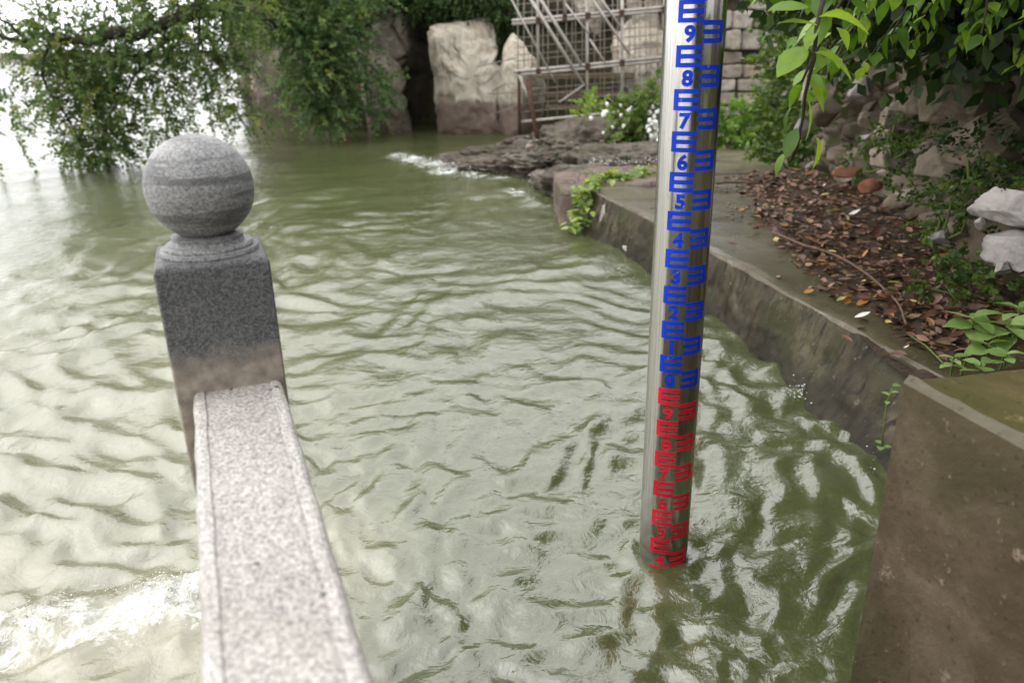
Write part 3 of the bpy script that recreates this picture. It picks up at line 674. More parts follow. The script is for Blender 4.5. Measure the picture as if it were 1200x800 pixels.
def letter_e(d0, d1, zc_, mat, flip, name='gauge_mark'):
    mb = MB(); sp_ = 9
    if flip: bar(mb, d1-sp_, d1, zc_-.025, zc_+.025); a0, a1 = d0, d1-sp_
    else: bar(mb, d0, d0+sp_, zc_-.025, zc_+.025); a0, a1 = d0+sp_, d1
    for q in (-.02, 0, .02): bar(mb, a0, a1, zc_+q-.0054, zc_+q+.0054)
    return mb.build(name, mat, ga)
def digit(ch, zc_, mat):
    cu = bpy.data.curves.new('digit', 'FONT'); cu.body = ch; cu.align_x = 'CENTER'; cu.size = .049; cu.offset = .0023; cu.resolution_u = 4
    o = bpy.data.objects.new('digit_src', cu); col.objects.link(o)
    dg = bpy.context.evaluated_depsgraph_get(); me = bpy.data.meshes.new_from_object(o.evaluated_get(dg))
    P = np.array([v.co for v in me.vertices]); fs = [tuple(p.vertices) for p in me.polygons]
    bpy.data.objects.remove(o); bpy.data.curves.remove(cu); bpy.data.meshes.remove(me)
    P[:, 0] -= (P[:, 0].max()+P[:, 0].min())/2; P[:, 1] -= (P[:, 1].max()+P[:, 1].min())/2
    P[:, 0] *= 1.05
    n_ = len(P); V = [cyl(-7+math.degrees(x/GR), zc_+y, .0014) for x, y, _ in P]
    build('gauge_digit', V, fs, mat, ga)
for k in range(10, -9, -1):
    mat = M['blue'] if k >= 0 else M['red']; zk = Z0+.1*k
    if k <= 9 and k >= -6: digit(str(k if k >= 0 else 10+k), zk, mat)
    letter_e(16.5, 62, zk+.004, mat, True)
    letter_e(-31, 16, zk-.05, M['blue'] if k-.5 > -.1 else M['red'], False)
letter_e(-31, 16, Z0+1.05, M['blue'], False)

# ------------------------------------------------------------------ scaffold
YS = 13.5
sc = empty('scaffold', (1.3, YS, .2), 'rusty grey tube scaffold standing in front of the cave', 'scaffold')
def pipe(a, b_, r, mat, name, dy=0.0, dz=0):
    p, q = at(*a, YS+dy), at(*b_, YS+dy); mb = MB(); mid = (p+q)/2+Vector((0, 0, -.004)); mb.tube([p, mid, q], r, r, 8); return mb.build(name, mat, sc, True)
for (a, b_) in (((600, 24.5), (779, 8.5)), ((600, 28.5), (779, 12.5)), ((602, 84), (778, 67)), ((602, 88.5), (778, 71))):
    pipe(a, b_, .024, M['tube'], 'ledger_tube', -.05)
pipe((608, 143), (752, 128), .022, M['tube'], 'ledger_tube', -.05)
for a, b_ in (((630, -30), (630.5, 82)), ((662, -30), (662, 17)), ((688, -40), (688, 150)), ((729, -40), (729, 150)), ((779, -30), (779.5, 112))):
    pipe(a, b_, .027, M['tube'], 'standard_tube')
for a, b_, r in (((604, -30), (683.5, 99), .026), ((615, -30), (681, 76), .026), ((678, -25), (738, 64), .022), ((690, -22), (728, 33), .02), ((588, -22), (651, 97), .014), ((691, 46), (709, 73), .014), ((655, 120), (685, 99), .014), ((663, 5), (690, 40), .014)):
    pipe(a, b_, r, M['tube'], 'brace_tube', -.1)
for x in (607, 614, 623, 636, 642, 653, 664, 670, 675, 682, 697, 703, 708, 718, 724, 738, 744, 750, 757, 762, 771):
    pipe((x+rng.uniform(-1, 1), -30), (x, 138+rng.uniform(-6, 6)), .0085, M['rod'], 'rod', .06)
for y in (-12, -2, 8, 37, 48, 57, 64, 78, 98, 105, 115, 124):
    pipe((603, y+8), (776, y-8+rng.uniform(-2, 2)), .0075, M['rod'], 'rod', .1)
for x in (630, 662, 688, 729, 779):
    for y0, sl_ in ((26.5, -.089), (86, -.096)):
        if x == 662 and y0 > 50: continue
        p = at(x, y0+sl_*(x-602), YS-.03); mb = MB(); mb.box(p, (.075, .13, .095), rng.uniform(-.2, .2), .006); mb.build('clamp', M['rust'], sc)
pipe((608, 84), (609, 160), .03, M['rust'], 'standard_tube', -.06)
pipe((608, 88), (623, 124), .018, M['tube'], 'brace_tube', -.09)
for y0, x0, x1 in ((92, 622, 742), (113, 636, 742), (127, 640, 735)):
    p, q = at(x0, y0, 14.3), at(x1, y0-5, 14.3); mb = MB(); mb.box((p+q)/2, ((q-p).length, .3, .07), 0, .012); mb.build('plank', M['plank'], sc)
ip = MB(); ip.tube([at(618, 92, 11.3), at(624, 130, 11.15), at(633, 182, 11.0)], .036, .032, 8)
tag(ip.build('iron_post', M['rust'], None, True), 'leaning dark rusty iron post stuck in the shore rock', 'post')
fr = empty('wire_frame', at(572, 136, 14.2), 'thin bent wire frame sticking out of the pale boulders', 'wire')
for pts in (((571, 110), (606, 109)), ((579, 110), (580, 133)), ((575, 135), (606, 124)), ((577, 107), (593, 98)), ((560, 78), (606, 68))):
    mb = MB(); mb.tube([at(*pts[0], 14.1), at(*pts[1], 14.0)], .011, .011, 6); mb.build('wire', M['rod'], fr, True)

# ------------------------------------------------------------------ foliage
def sprays(P, D, L, n, ll, lw, droop, rg, jit=.35, pair=True, tb=.5, ts=.25):
    S = len(P); L = np.broadcast_to(np.asarray(L, float), (S,)); t_ = (np.arange(n)+1.0)/n
    D = norm(D); zv = np.array((0, 0, 1.0))
    C = P[:, None]+D[:, None]*(L[:, None]*t_)[..., None]-zv*(droop*L[:, None]*t_**2)[..., None]
    T = norm(D[:, None]-zv*(2*droop*t_)[None, :, None])
    Nn = norm(zv+.7*rg.normal(size=(S, 3))); Sd = norm(np.cross(T, Nn[:, None])); Vs = []; Ts = []
    tint = np.clip(tb+ts*rg.normal(size=S), 0, 1)
    for sgn in ((-1, 1) if pair else (1,)):
        d = norm(T*.65+sgn*Sd*(.8 if pair else .2)-zv*.25+jit*rg.normal(size=C.shape))
        sz = (ll*(1.05-.45*np.abs(t_-.35))[None, :]*rg.uniform(.7, 1.2, (S, n)))[..., None]
        wv = norm(np.cross(d, Nn[:, None]+.5*rg.normal(size=C.shape)))*lw*sz/ll
        fold = np.cross(d, wv); fold = norm(fold)*sz*.08
        q = np.stack([C, C+d*sz*.45+wv+fold, C+d*sz, C+d*sz*.45-wv+fold], 2)
        Vs.append(q.reshape(-1, 3)); Ts.append(np.repeat(np.clip(tint[:, None]+.12*rg.normal(size=(S, n)), 0, 1).ravel(), 4))
    V = np.vstack(Vs); return V, np.concatenate(Ts)
def quads(n): return np.arange(n*4).reshape(-1, 4)
def clump_pts(cl, rg):
    P = []; D = []
    for cx, cy, cz, rx, ry, rz, n in cl:
        d = norm(rg.normal(size=(n, 3))); r = rg.random(n)[:, None]**.45; q = d*r
        P.append(np.array((cx, cy, cz))+q*np.array((rx, ry, rz))); D.append(norm(q+.5*rg.normal(size=(n, 3))))
    return np.vstack(P), np.vstack(D)
def limb(mb, pts, r0, r1, n=7):
    pts = [Vector(p) for p in pts]; out_ = []
    for i in range(len(pts)-1):
        for k in range(4):
            t_ = k/4; p0, p1, p2, p3 = pts[max(i-1, 0)], pts[i], pts[i+1], pts[min(i+2, len(pts)-1)]
            out_.append(.5*((2*p1)+(p2-p0)*t_+(2*p0-5*p1+4*p2-p3)*t_*t_+(3*p1-p0-3*p2+p3)*t_**3)+Vector(rng.normal(size=3)*r0*.25))
    out_.append(pts[-1]); mb.tube(out_, r0, r1, n); return out_
def tree(name, base, label, cat, limbs, clumps, leafmat, L, n, ll, lw, droop, seed, ntw=60, pair=True, tb=.5, ts=.25, keep=None, group=None, tw=.008, trunkr=None):
    rg = np.random.default_rng(seed); e = empty(name, base, label, cat, group)
    mb = MB(); lp = []
    for k, (pts, r0, r1) in enumerate(limbs): lp += limb(mb, pts, r0, r1)
    P, D = clump_pts(clumps, rg)
    if keep is not None: k_ = keep(P); P, D = P[k_], D[k_]
    LP = np.array([tuple(p) for p in lp])
    idx = rg.choice(len(P), min(ntw, len(P)), replace=False)
    mt = MB()
    for i in idx:
        d_ = np.linalg.norm(LP-P[i], axis=1)+rg.uniform(0, .5, len(LP)); a = LP[int(np.argmin(d_))]; m = (a+P[i])/2+np.array((0, 0, .12*np.linalg.norm(P[i]-a)))+rg.normal(size=3)*.05
        mt.tube([a, (a+m)/2+rg.normal(size=3)*.02, m, (m+P[i])/2+rg.normal(size=3)*.02, P[i]], tw, tw*.3, 5)
    mb.build('trunk', M['bark'], e, True); 
    if len(idx): mt.build('twigs', M['bark'], e, True)
    V, ti = sprays(P, D, L*rg.uniform(.7, 1.3, len(P)), n, ll, lw, droop, rg, pair=pair, tb=tb, ts=ts)
    build('crown', V, quads(len(V)//4), leafmat, e, False, ti)
    return e
# tree leaning out over the lake from the cliff, its twigs trailing to the water
A_ = lambda px, py, Yd: tuple(at(px, py, Yd))
tree('overhanging_tree', A_(330, 60, 14.5), 'tree with dark limb leaning over the lake at upper left, twigs trailing to water', 'tree',
     [([A_(400, 60, 16.6), A_(330, 30, 14), A_(275, 10, 12), A_(232, 11, 11.3), A_(190, 30, 11), A_(160, 40, 10.8), A_(100, 47, 10.6), A_(60, 46, 10.5), A_(20, 48, 10.4), A_(-30, 30, 10.3)], .11, .02),
      ([A_(262, 8, 11.7), A_(215, 28, 11.4), A_(180, 60, 11.3), A_(140, 66, 11), A_(90, 80, 10.8)], .05, .015),
      ([A_(30, 47, 10.4), A_(10, 28, 10.2), A_(-20, 10, 10)], .025, .01),
      ([A_(215, 25, 11.3), A_(205, 55, 11.4), A_(160, 85, 11.4), A_(148, 115, 11.4)], .03, .008),
      ([A_(235, 12, 11.3), A_(232, 60, 11.6), A_(236, 80, 11.6), A_(262, 110, 11.6)], .025, .006),
      ([A_(60, 46, 10.5), A_(50, 90, 10.6), A_(80, 140, 10.8), A_(95, 170, 11)], .025, .006),
      ([A_(300, 15, 13), A_(250, -10, 12), A_(150, -30, 11.4), A_(60, -50, 11)], .07, .02)],
     [(-5.75, 10.9, 1.5, .5, .9, .55, 300), (-5.7, 11.0, .95, .42, .7, .5, 240), (-5.75, 11.2, .42, .48, .6, .30, 150), (-6.0, 11.2, .22, .35, .4, .14, 50),
      (-6.4, 10.8, 1.2, .4, .8, .6, 50), (-6.7, 10.8, .6, .35, .7, .45, 24), (-6.5, 10.8, 2.1, .7, .8, .3, 90), (-5.0, 11, 1.75, .6, .8, .35, 170), (-5.0, 11.2, 1.2, .5, .7, .35, 140),
      (-4.3, 11.3, 1.95, .6, .8, .35, 190), (-4.2, 11.4, 1.4, .5, .7, .4, 160), (-3.75, 11.5, 1.4, .3, .6, .35, 45), (-4.9, 11.3, .65, .3, .5, .35, 50), (-4.2, 11.5, .75, .55, .5, .25, 50), (-3.7, 11.6, .62, .4, .5, .18, 40),
      (-3.7, 11.7, 2.1, .4, .7, .4, 130), (-5.2, 11, 2.5, 1.4, 1, .5, 220), (-4.8, 12, 3.3, 2, 1.4, .7, 200)],
     M['leaf_willow'], .30, 8, .068, .019, .5, 11, 170, tb=.42, ts=.24)
# feathery tree hanging down the cliff to the waterline
tree('feathery_tree', A_(420, 70, 16.3), 'dense feathery green tree drooping over the cliff foot at upper centre left', 'tree',
     [([A_(440, 60, 16.6), A_(420, 20, 15.6), A_(380, 10, 14.6), A_(330, 20, 14)], .12, .03), ([A_(420, 20, 15.6), A_(390, 60, 14.5), A_(370, 110, 14.2)], .06, .015), ([A_(430, 30, 15.8), A_(430, 80, 15), A_(430, 120, 14.6)], .05, .012)],
     [(-3.75, 14.2, 2.2, .6, .8, .40, 230), (-3.2, 14.2, 1.75, .65, .8, .42, 260), (-3.3, 14.1, 1.15, .5, .7, .36, 190), (-3.1, 14.2, .66, .30, .6, .28, 110), (-2.85, 14.4, 1.75, .26, .6, .36, 70), (-3.3, 14.3, .45, .26, .5, .2, 60),
      (-2.3, 14.8, .98, .28, .5, .16, 40), (-2.4, 14.7, .52, .22, .4, .16, 30), (-2.7, 14.4, 2.5, .6, .9, .3, 150), (-4.2, 14.1, 2.6, .5, .7, .3, 90), (-3.3, 15, 3.2, 1.5, 1.2, .6, 300), (-2.9, 14.1, 1.2, .3, .4, .25, 60)],
     M['leaf_feather'], .42, 10, .095, .021, .16, 12, 90, tb=.42, ts=.22)
# trees along the cliff top
for cx, cy, cz, lab, sd in ((-1.2, 16.6, 3.0, 'dark bushy tree crowning the cliff above the pale boulder', 1), (1.2, 17.4, 3.6, 'dark bushy tree on the cliff above the scaffold', 2), (-3.6, 18.6, 3.8, 'dark bushy tree on the cliff behind the feathery tree', 3), (-6.8, 23.5, 3.6, 'dark bushy tree on the far corner of the cliff', 4)):
    tree('cliff_tree', (cx, cy, cz-1), lab, 'tree', [([(cx, cy+.4, cz-.6), (cx+.1, cy, cz+.3), (cx-.2, cy, cz+.9)], .14, .05)],
         [(cx, cy, cz+.15, 1.4, 1.0, .6, 420), (cx-1.0, cy-.4, cz, .7, .6, .4, 260), (cx+.8, cy-.5, cz, .7, .6, .4, 260), (cx, cy-.6, cz-.1, .9, .5, .35, 280), (cx+.2, cy+.4, cz+.8, 1.0, .8, .4, 140)],
         M['leaf_dark'], .36, 8, .10, .028, .4, 20+sd, 40, group='trees along the cliff top')
tree('cliff_shrub', A_(480, 25, 15.9), 'dark hanging shrub over the cleft and the boulder top', 'shrub', [([A_(500, 0, 16.3), A_(490, 15, 15.9), A_(470, 40, 15.7)], .04, .01)],
     [(-1.55, 15.9, 2.40, .75, .4, .20, 260), (-.7, 15.5, 2.36, .8, .35, .14, 260), (.0, 15.6, 2.05, .3, .4, .3, 120), (-.05, 15.6, 1.65, .14, .2, .25, 40)], M['leaf_dark'], .28, 7, .08, .022, .5, 31, 40)
tree('corner_shrub', A_(310, 90, 24), 'yellow green shrub on the far rock corner beside the bright lake', 'shrub', [([(-7.6, 25.6, 1.2), (-7.6, 25.2, 2.4)], .06, .02)],
     [(-7.6, 25, 2.1, .4, .5, .5, 60), (-7.0, 24.6, 2.4, .6, .6, .5, 110)], M['leaf_willow'], .35, 7, .11, .03, .4, 33, 20, tb=.6)
# undergrowth by the masonry wall and the scaffold foot
def bush(name, c, r, nspr, mat, L, n, ll, lw, label, cat, seed, droop=.15, tb=.5, group=None, stems=6):
    rg = np.random.default_rng(seed); e = empty(name, (c[0], c[1], c[2]-r[2]), label, cat, group)
    P, D = clump_pts([(*c, *r, nspr)], rg); D = norm(D+np.array((0, 0, .5)))
    mb = MB()
    for k in range(stems):
        i = rg.integers(len(P)); mb.tube([(c[0]+rg.normal()*r[0]*.2, c[1], c[2]-r[2]), (np.array((c[0], c[1], c[2]-r[2]))+P[i])/2+rg.normal(size=3)*.03, P[i]], .009, .004, 5)
    mb.build('stem', M['stem'], e, True); V, ti = sprays(P, D, L, n, ll, lw, droop, rg, tb=tb); build('foliage', V, quads(len(V)//4), mat, e, False, ti); return e
p = at(694, 142, 11.4); bush('young_shrub', (p.x, p.y, p.z), (.20, .2, .34), 75, M['leaf_bright'], .2, 6, .075, .022, 'bright yellow green sapling growing at the scaffold foot', 'shrub', 41, tb=.75)
p = at(715, 160, 10.9); bush('ground_shrub', (p.x, p.y, p.z), (.4, .25, .16), 90, M['leaf_ivy'], .16, 5, .05, .017, 'low weedy shrub on the shore rock left of the white flowers', 'shrub', 42)
fb = empty('flowering_shrub', tuple(at(762, 180, 10)), 'green shrub with white flowers just left of the gauge', 'shrub')
rg = np.random.default_rng(43); c = at(755, 145, 10.0); P, D = clump_pts([(c.x-.05, c.y, c.z, .38, .3, .34, 190), (c.x+.1, c.y, c.z+.3, .2, .2, .25, 70)], rg); V, ti = sprays(P, D, .16, 6, .06, .02, .2, rg, tb=.6); build('foliage', V, quads(len(V)//4), M['leaf_ivy'], fb, False, ti)
mb = MB()
for k in range(7): i = rg.integers(len(P)); mb.tube([tuple(at(762, 180, 10)), tuple((Vector(P[i])+at(762, 180, 10))/2), P[i]], .009, .004, 5)
mb.build('stem', M['stem'], fb, True)
fm = []
for k in range(4):
    V, Fs = ICO[1]; V = V*(1+.35*fbm(V, 2.2, 2, 900+k)[:, None]); fm.append(mesh('flower', V, Fs, M['flower']))
for k in range(64):
    q = at(766+rng.normal()*5, 160+rng.normal()*14, 9.75+rng.uniform(-.15, .1)) if k < 46 else at(rng.uniform(690, 775), rng.uniform(120, 172), 9.9)
    o = bpy.data.objects.new('flower', fm[k % 4]); col.objects.link(o); o.parent = fb; o.location = q-fb.location; s = rng.uniform(.012, .03); o.scale = (s, s, s*1.3)
for k, (px, py, Yd, r, cnt_, lab) in enumerate(((868, 152, 10.5, (.55, .35, .30), 230, 'lush light green shrub at the foot of the block wall right of the gauge'), (922, 128, 8.6, (.22, .35, .42), 150, 'tangled green bush climbing the right end of the block wall'), (925, 172, 7.9, (.28, .25, .22), 90, 'small leafy bush at the corner of the rubble wall behind the litter'), (950, 60, 7.2, (.40, .5, .5), 250, 'hanging green shrub over the far end of the rubble wall'), (895, -22, 11, (.35, .4, .25), 100, 'shrub hanging over the top of the block wall'))):
    p = at(px, py, Yd); bush('wall_shrub', (p.x, p.y, p.z), r, cnt_, M['leaf_bright'] if k == 0 else M['leaf_ivy'], .2, 6, .075 if k else .085, .024, lab, 'shrub', 50+k, tb=.55 if k else .5, group='shrubs along the walls')
for k, (px, py, Yd, r, cnt_, lab) in enumerate(((1110, 250, 3.75, (.14, .25, .14), 55, 'mossy ferny plant low on the rubble wall left of the pale stones'), (1140, 330, 3.2, (.2, .2, .08), 55, 'small leafy weeds at the wall foot above the litter'), (1060, 165, 4.6, (.16, .3, .1), 60, 'thin green creeper on the middle of the rubble wall'), (1150, 180, 3.5, (.14, .25, .12), 60, 'dark creeper on the shaded right end of the rubble wall'), (1020, 185, 5.3, (.14, .2, .1), 50, 'sparse creeper beside the broken brick in the rubble wall'), (1080, 215, 4.4, (.2, .3, .08), 35, 'mossy green plants in the middle of the rubble wall foot'), (1170, 215, 3.35, (.12, .2, .05), 40, 'leafy sprig just above the upper pale stone at the right edge'))):
    p = at(px, py, Yd); bush('wall_weed', (p.x, p.y, p.z), r, cnt_, M['leaf_dark' if k == 3 else 'leaf_ivy'], .09, 5, .034, .011, lab, 'weed', 60+k, tb=.3, group='weeds on the rubble wall', stems=4)

# broadleaf tree over the right bank: the big near leaves are single parts
def leaf_mesh(name, mat, fold=.22, droop=.18, wd=.21, seed=0):
    rg = np.random.default_rng(seed); st = [(0, .03), (.12, .55), (.32, .95), (.55, 1.0), (.78, .62), (.93, .22), (1, .01)]; V = []; Fs = []
    for t_, w_ in st:
        z = -droop*t_*t_; h = w_*wd
        V += [(t_, -h, z+h*fold+rg.normal()*.008), (t_, 0, z), (t_, h, z+h*fold+rg.normal()*.008)]
    for i in range(len(st)-1):
        for k in (0, 1): Fs.append((i*3+k, i*3+3+k, i*3+4+k, i*3+1+k))
    return mesh(name, V, Fs, mat, True)
def place_leaf(name, me, p, d, L, parent, roll=0.0, wl=None):
    d = Vector(d).normalized(); s = Vector((0, 0, 1)).cross(d)
    if s.length < 1e-3: s = Vector((1, 0, 0))
    s.normalize(); u_ = d.cross(s); q = Matrix((d, s, u_)).transposed().to_quaternion()
    q = q @ Matrix.Rotation(roll, 3, 'X').to_quaternion()
    o = bpy.data.objects.new(name, me); col.objects.link(o)
    if parent: o.parent = parent; p = Vector(p)-wl
    o.location = p; o.rotation_mode = 'QUATERNION'; o.rotation_quaternion = q; o.scale = (L, L*rng.uniform(.75, 1.2), L*rng.uniform(.5, 1.7)); return o
bt = empty('broadleaf_tree', (3.4, 3.4, 1.6), 'broadleaf tree with big bright leaves hanging in from the upper right corner', 'tree')
BL = [leaf_mesh('leaf', M['leaf_broad'], .2, .1+.12*k, .27+.035*(k % 3), k) for k in range(5)]
mbt = MB(); wl = bt.location
limb(mbt, [(3.5, 3.4, 1.2), (3.3, 3.2, 2.2), (2.6, 2.9, 2.9), (1.9, 2.6, 3.0), (1.3, 2.2, 2.6)], .09, .02)
limb(mbt, [(3.3, 3.2, 2.2), (2.9, 3.6, 2.5), (2.2, 3.7, 2.2), (1.7, 3.4, 1.75)], .05, .012)
limb(mbt, [(3.3, 3.3, 2.3), (3.5, 2.0, 3.2), (3.2, .2, 3.6), (2.6, -1.6, 3.7)], .08, .03)
limb(mbt, [(3.3, 3.3, 2.3), (3.4, 4.6, 3.0), (2.9, 5.8, 3.1)], .06, .02)
TW = [(940, 95, 2.0, 1500, 3), (958, 20, 2.05, 1700, 6), (990, 15, 2.3, 1800, 8), (925, 60, 2.6, 1800, 7), (1000, 40, 2.7, 2000, 8), (1045, 40, 2.6, 2000, 8), (1075, 30, 2.8, 2200, 8), (1130, 30, 2.7, 2200, 10), (1150, 40, 2.6, 2300, 9), (1170, 15, 2.9, 2300, 8), (1195, 30, 2.6, 2400, 7), (1100, 0, 2.7, 2300, 8), (1040, 0, 2.5, 2100, 8), (980, 70, 3.0, 2100, 8), (1010, 80, 3.3, 2200, 8), (945, 115, 3.4, 2200, 6), (1190, 75, 3.1, 2400, 6), (1120, 55, 3.2, 2300, 8), (950, -10, 2.3, 1700, 8), (900, -8, 2.8, 1700, 6), (1065, 55, 3.3, 2200, 7), (1010, -5, 2.9, 2000, 8), (1150, -10, 2.9, 2300, 8), (1080, -20, 2.4, 2000, 8)]
for px, py, Yd, sx, nl in TW:
    tip = at(px, py, Yd); root = Vector((tip.x+rng.uniform(.25, .5), tip.y+rng.uniform(.1, .5), tip.z+rng.uniform(.3, .5)))
    pts = [root, (root+tip)/2+Vector((0, 0, .06)), tip]; limb(mbt, pts, .008, .003, 5)
    nl += 4
    for k in range(nl):
        t_ = (.55+.45*(k+1)/nl); q = root.lerp(tip, t_)+Vector(rng.normal(size=3)*.008); a = k*2.4+rng.uniform(-.4, .4)
        d = (tip-root).normalized()*.5+Vector((math.cos(a)*.85, math.sin(a)*.85, -.05-.45*rng.random()))
        place_leaf('leaf', BL[rng.integers(5)], q, d, rng.uniform(.036, .076), bt, rng.uniform(-.5, .5), wl)
for px, py, Yd, d, L in ((946, 92, 1.85, (.35, -.2, -.42), .085), (947, 118, 1.8, (.25, -.1, -.75), .085), (934, 150, 1.85, (-.3, -.2, -.7), .075), (955, 160, 1.95, (.3, -.2, -.5), .07), (930, 125, 1.95, (-.6, -.1, -.5), .06), (920, 180, 2.0, (-.4, 0, -.6), .06), (955, 62, 1.8, (.8, -.3, -.18), .095), (945, 55, 1.85, (-.7, -.2, -.5), .09), (958, 30, 1.8, (-.8, -.2, .15), .09), (960, 20, 1.8, (.9, -.2, .1), .10), (958, 28, 1.85, (-.4, -.4, -.6), .07), (948, 8, 1.8, (-.9, -.1, .05), .09)):
    place_leaf('leaf', BL[rng.integers(5)], at(px, py, Yd), d, L, bt, rng.uniform(-.4, .4), wl)
limb(mbt, [at(975, -40, 2.0), at(960, 20, 1.85), at(953, 70, 1.82), at(944, 110, 1.85), at(936, 165, 1.9), at(925, 190, 1.98)], .006, .003, 5)
mbt.build('trunk', M['bark'], bt, True)
rg = np.random.default_rng(77)
P, D = clump_pts([(2.1, 4.4, 3.2, 1.3, 1.6, .5, 300), (2.0, 3.4, 2.05, .6, .4, .35, 260), (2.3, 3.9, 2.0, .9, .8, .45, 420), (2.9, 3.2, 1.9, .6, .8, .5, 300), (1.9, 3.8, 2.3, .8, .8, .5, 330), (3.0, 5.2, 2.3, .8, 1.0, .6, 380), (2.4, 5.6, 2.2, .5, .8, .5, 220), (2.6, 2.6, 2.9, 1.1, 1.2, .6, 500), (2.9, .6, 3.4, 1.3, 1.8, .6, 700), (2.4, -1.5, 3.6, 1.8, 1.4, .6, 700), (4.2, 1.5, 3.0, 1.2, 2.4, 1.2, 700), (3.8, 4.5, 3.2, 1.2, 2, .9, 600), (1.7, 2.4, 2.75, .5, .7, .25, 130)], rg)
V, ti = sprays(P, D, .32, 5, .12, .034, .4, rg, tb=.45); o = build('foliage', V, quads(len(V)//4), M['leaf_dark'], bt, False, ti); o['kind'] = 'stuff'

# unseen tree added behind the camera to darken the right side and back
tree('added_shade_tree', (1.6, -5.5, .5), 'unseen broad tree added behind the camera to cast shade', 'tree', [([(1.6, -5.5, .4), (1.5, -5.2, 2.4), (.6, -4.4, 3.8)], .2, .08), ([(1.5, -5.2, 2.4), (2.5, -4.5, 3.8)], .12, .05)],
     [(.6, -4.6, 3.6, 2.6, 1.6, 1.0, 900), (2.6, -4.4, 3.4, 2.2, 2.0, 1.2, 800), (-.8, -5.4, 2.6, 1.5, 1.2, 1.0, 400), (1.5, -4.6, 1.8, 2.2, .8, 1.0, 500)], M['leaf_dark'], .45, 6, .17, .05, .35, 81, 30)

# ------------------------------------------------------------------ creeping vine over the ledge end
vn_ = empty('creeping_vine', tuple(onz(690, 217, .34)), 'green vine trailing across the ledge top and down its end into the water', 'vine')
path = [onz(790, 197, .36), onz(760, 204, .36), onz(735, 208, .36), onz(708, 210, .36), onz(690, 218, .37)]
p = path[-1]; path += [p+Vector((-.03, -.03, -.06)), p+Vector((-.05, -.10, -.16)), p+Vector((-.07, -.18, -.26)), p+Vector((-.09, -.24, -.34))]
mb = MB(); sp_ = limb(mb, path, .006, .004, 5); mb.build('stem', M['stem'], vn_, True); wl = vn_.location
VL = [leaf_mesh('leaf', M['leaf_vine'], .25, .2, .30, 30+k) for k in range(3)]
for k in range(270):
    q = sp_[rng.integers(len(sp_))]; q2 = q+Vector((rng.normal()*.055, rng.normal()*.06, abs(rng.normal())*.035))
    a = rng.uniform(0, 6.28); place_leaf('leaf', VL[k % 3], q2, (math.cos(a), math.sin(a), rng.uniform(-.5, .4)), rng.uniform(.055, .10), vn_, rng.uniform(-.6, .6), wl)
YL = leaf_mesh('leaf', M['leaf_yellow'], .25, .1, .36, 44)
for px, py, a in ((717, 203, .6), (720, 205, 2.6), (713, 204, 4.2), (686, 213, 1)):
    o = place_leaf('leaf', YL, onz(px, py, .40), (math.cos(a), math.sin(a), .3), .075, vn_, .4, wl); o['label'] = 'yellow leaf'

# weed at the near end of the litter
wd_ = empty('broad_weed', (1.66, 2.4, .34), 'pale green broad-leaved weed growing at the corner of the near wall', 'weed')
WLm = [leaf_mesh('leaf', M['leaf_weed'], .2, .15, .34, 60+k) for k in range(3)]; wl = wd_.location; mb = MB()
for px, py, Yd, nl, L in ((1142, 372, 2.35, 8, .095), (1185, 380, 2.3, 8, .10), (1160, 402, 2.25, 6, .07), (1195, 360, 2.5, 5, .08), (1118, 418, 2.2, 6, .045), (1150, 425, 2.1, 6, .055), (1180, 415, 2.1, 5, .06)):
    tip = at(px, py, Yd); root = Vector((tip.x+.02, tip.y+.06, .33)); mb.tube([root, (root+tip)/2+Vector((.01, 0, 0)), tip], .004, .003, 5)
    for k in range(nl):
        a = k*2.4+rng.uniform(-.3, .3); q = tip-Vector((0, 0, .006*k)); place_leaf('leaf', WLm[k % 3], q, (math.cos(a), math.sin(a), .25-.05*k), L*rng.uniform(.8, 1.15), wd_, rng.uniform(-.3, .3), wl)
mb.tube([onz(1065, 392, .36), onz(1085, 405, .40), at(1105, 425, 2.15)], .004, .003, 5)
mb.build('stem', M['stem'], wd_, True)
we = empty('small_weed', (.83, 1.42, .6), 'tiny green sprig growing from the edge of the near concrete wall', 'weed'); wl = we.location; mb = MB()
mb.tube([at(1046, 455, 1.44), at(1040, 470, 1.42), at(1035, 505, 1.42), at(1033, 525, 1.42)], .002, .0015, 5); mb.build('stem', M['stem'], we, True)
for k, (px, py) in enumerate(((1046, 452), (1042, 463), (1040, 470), (1045, 460), (1034, 520), (1032, 523), (1036, 524))):
    a = k*2.1; place_leaf('leaf', WLm[k % 3], at(px, py, 1.42), (math.cos(a), math.sin(a), .2), .018, we, 0, wl)

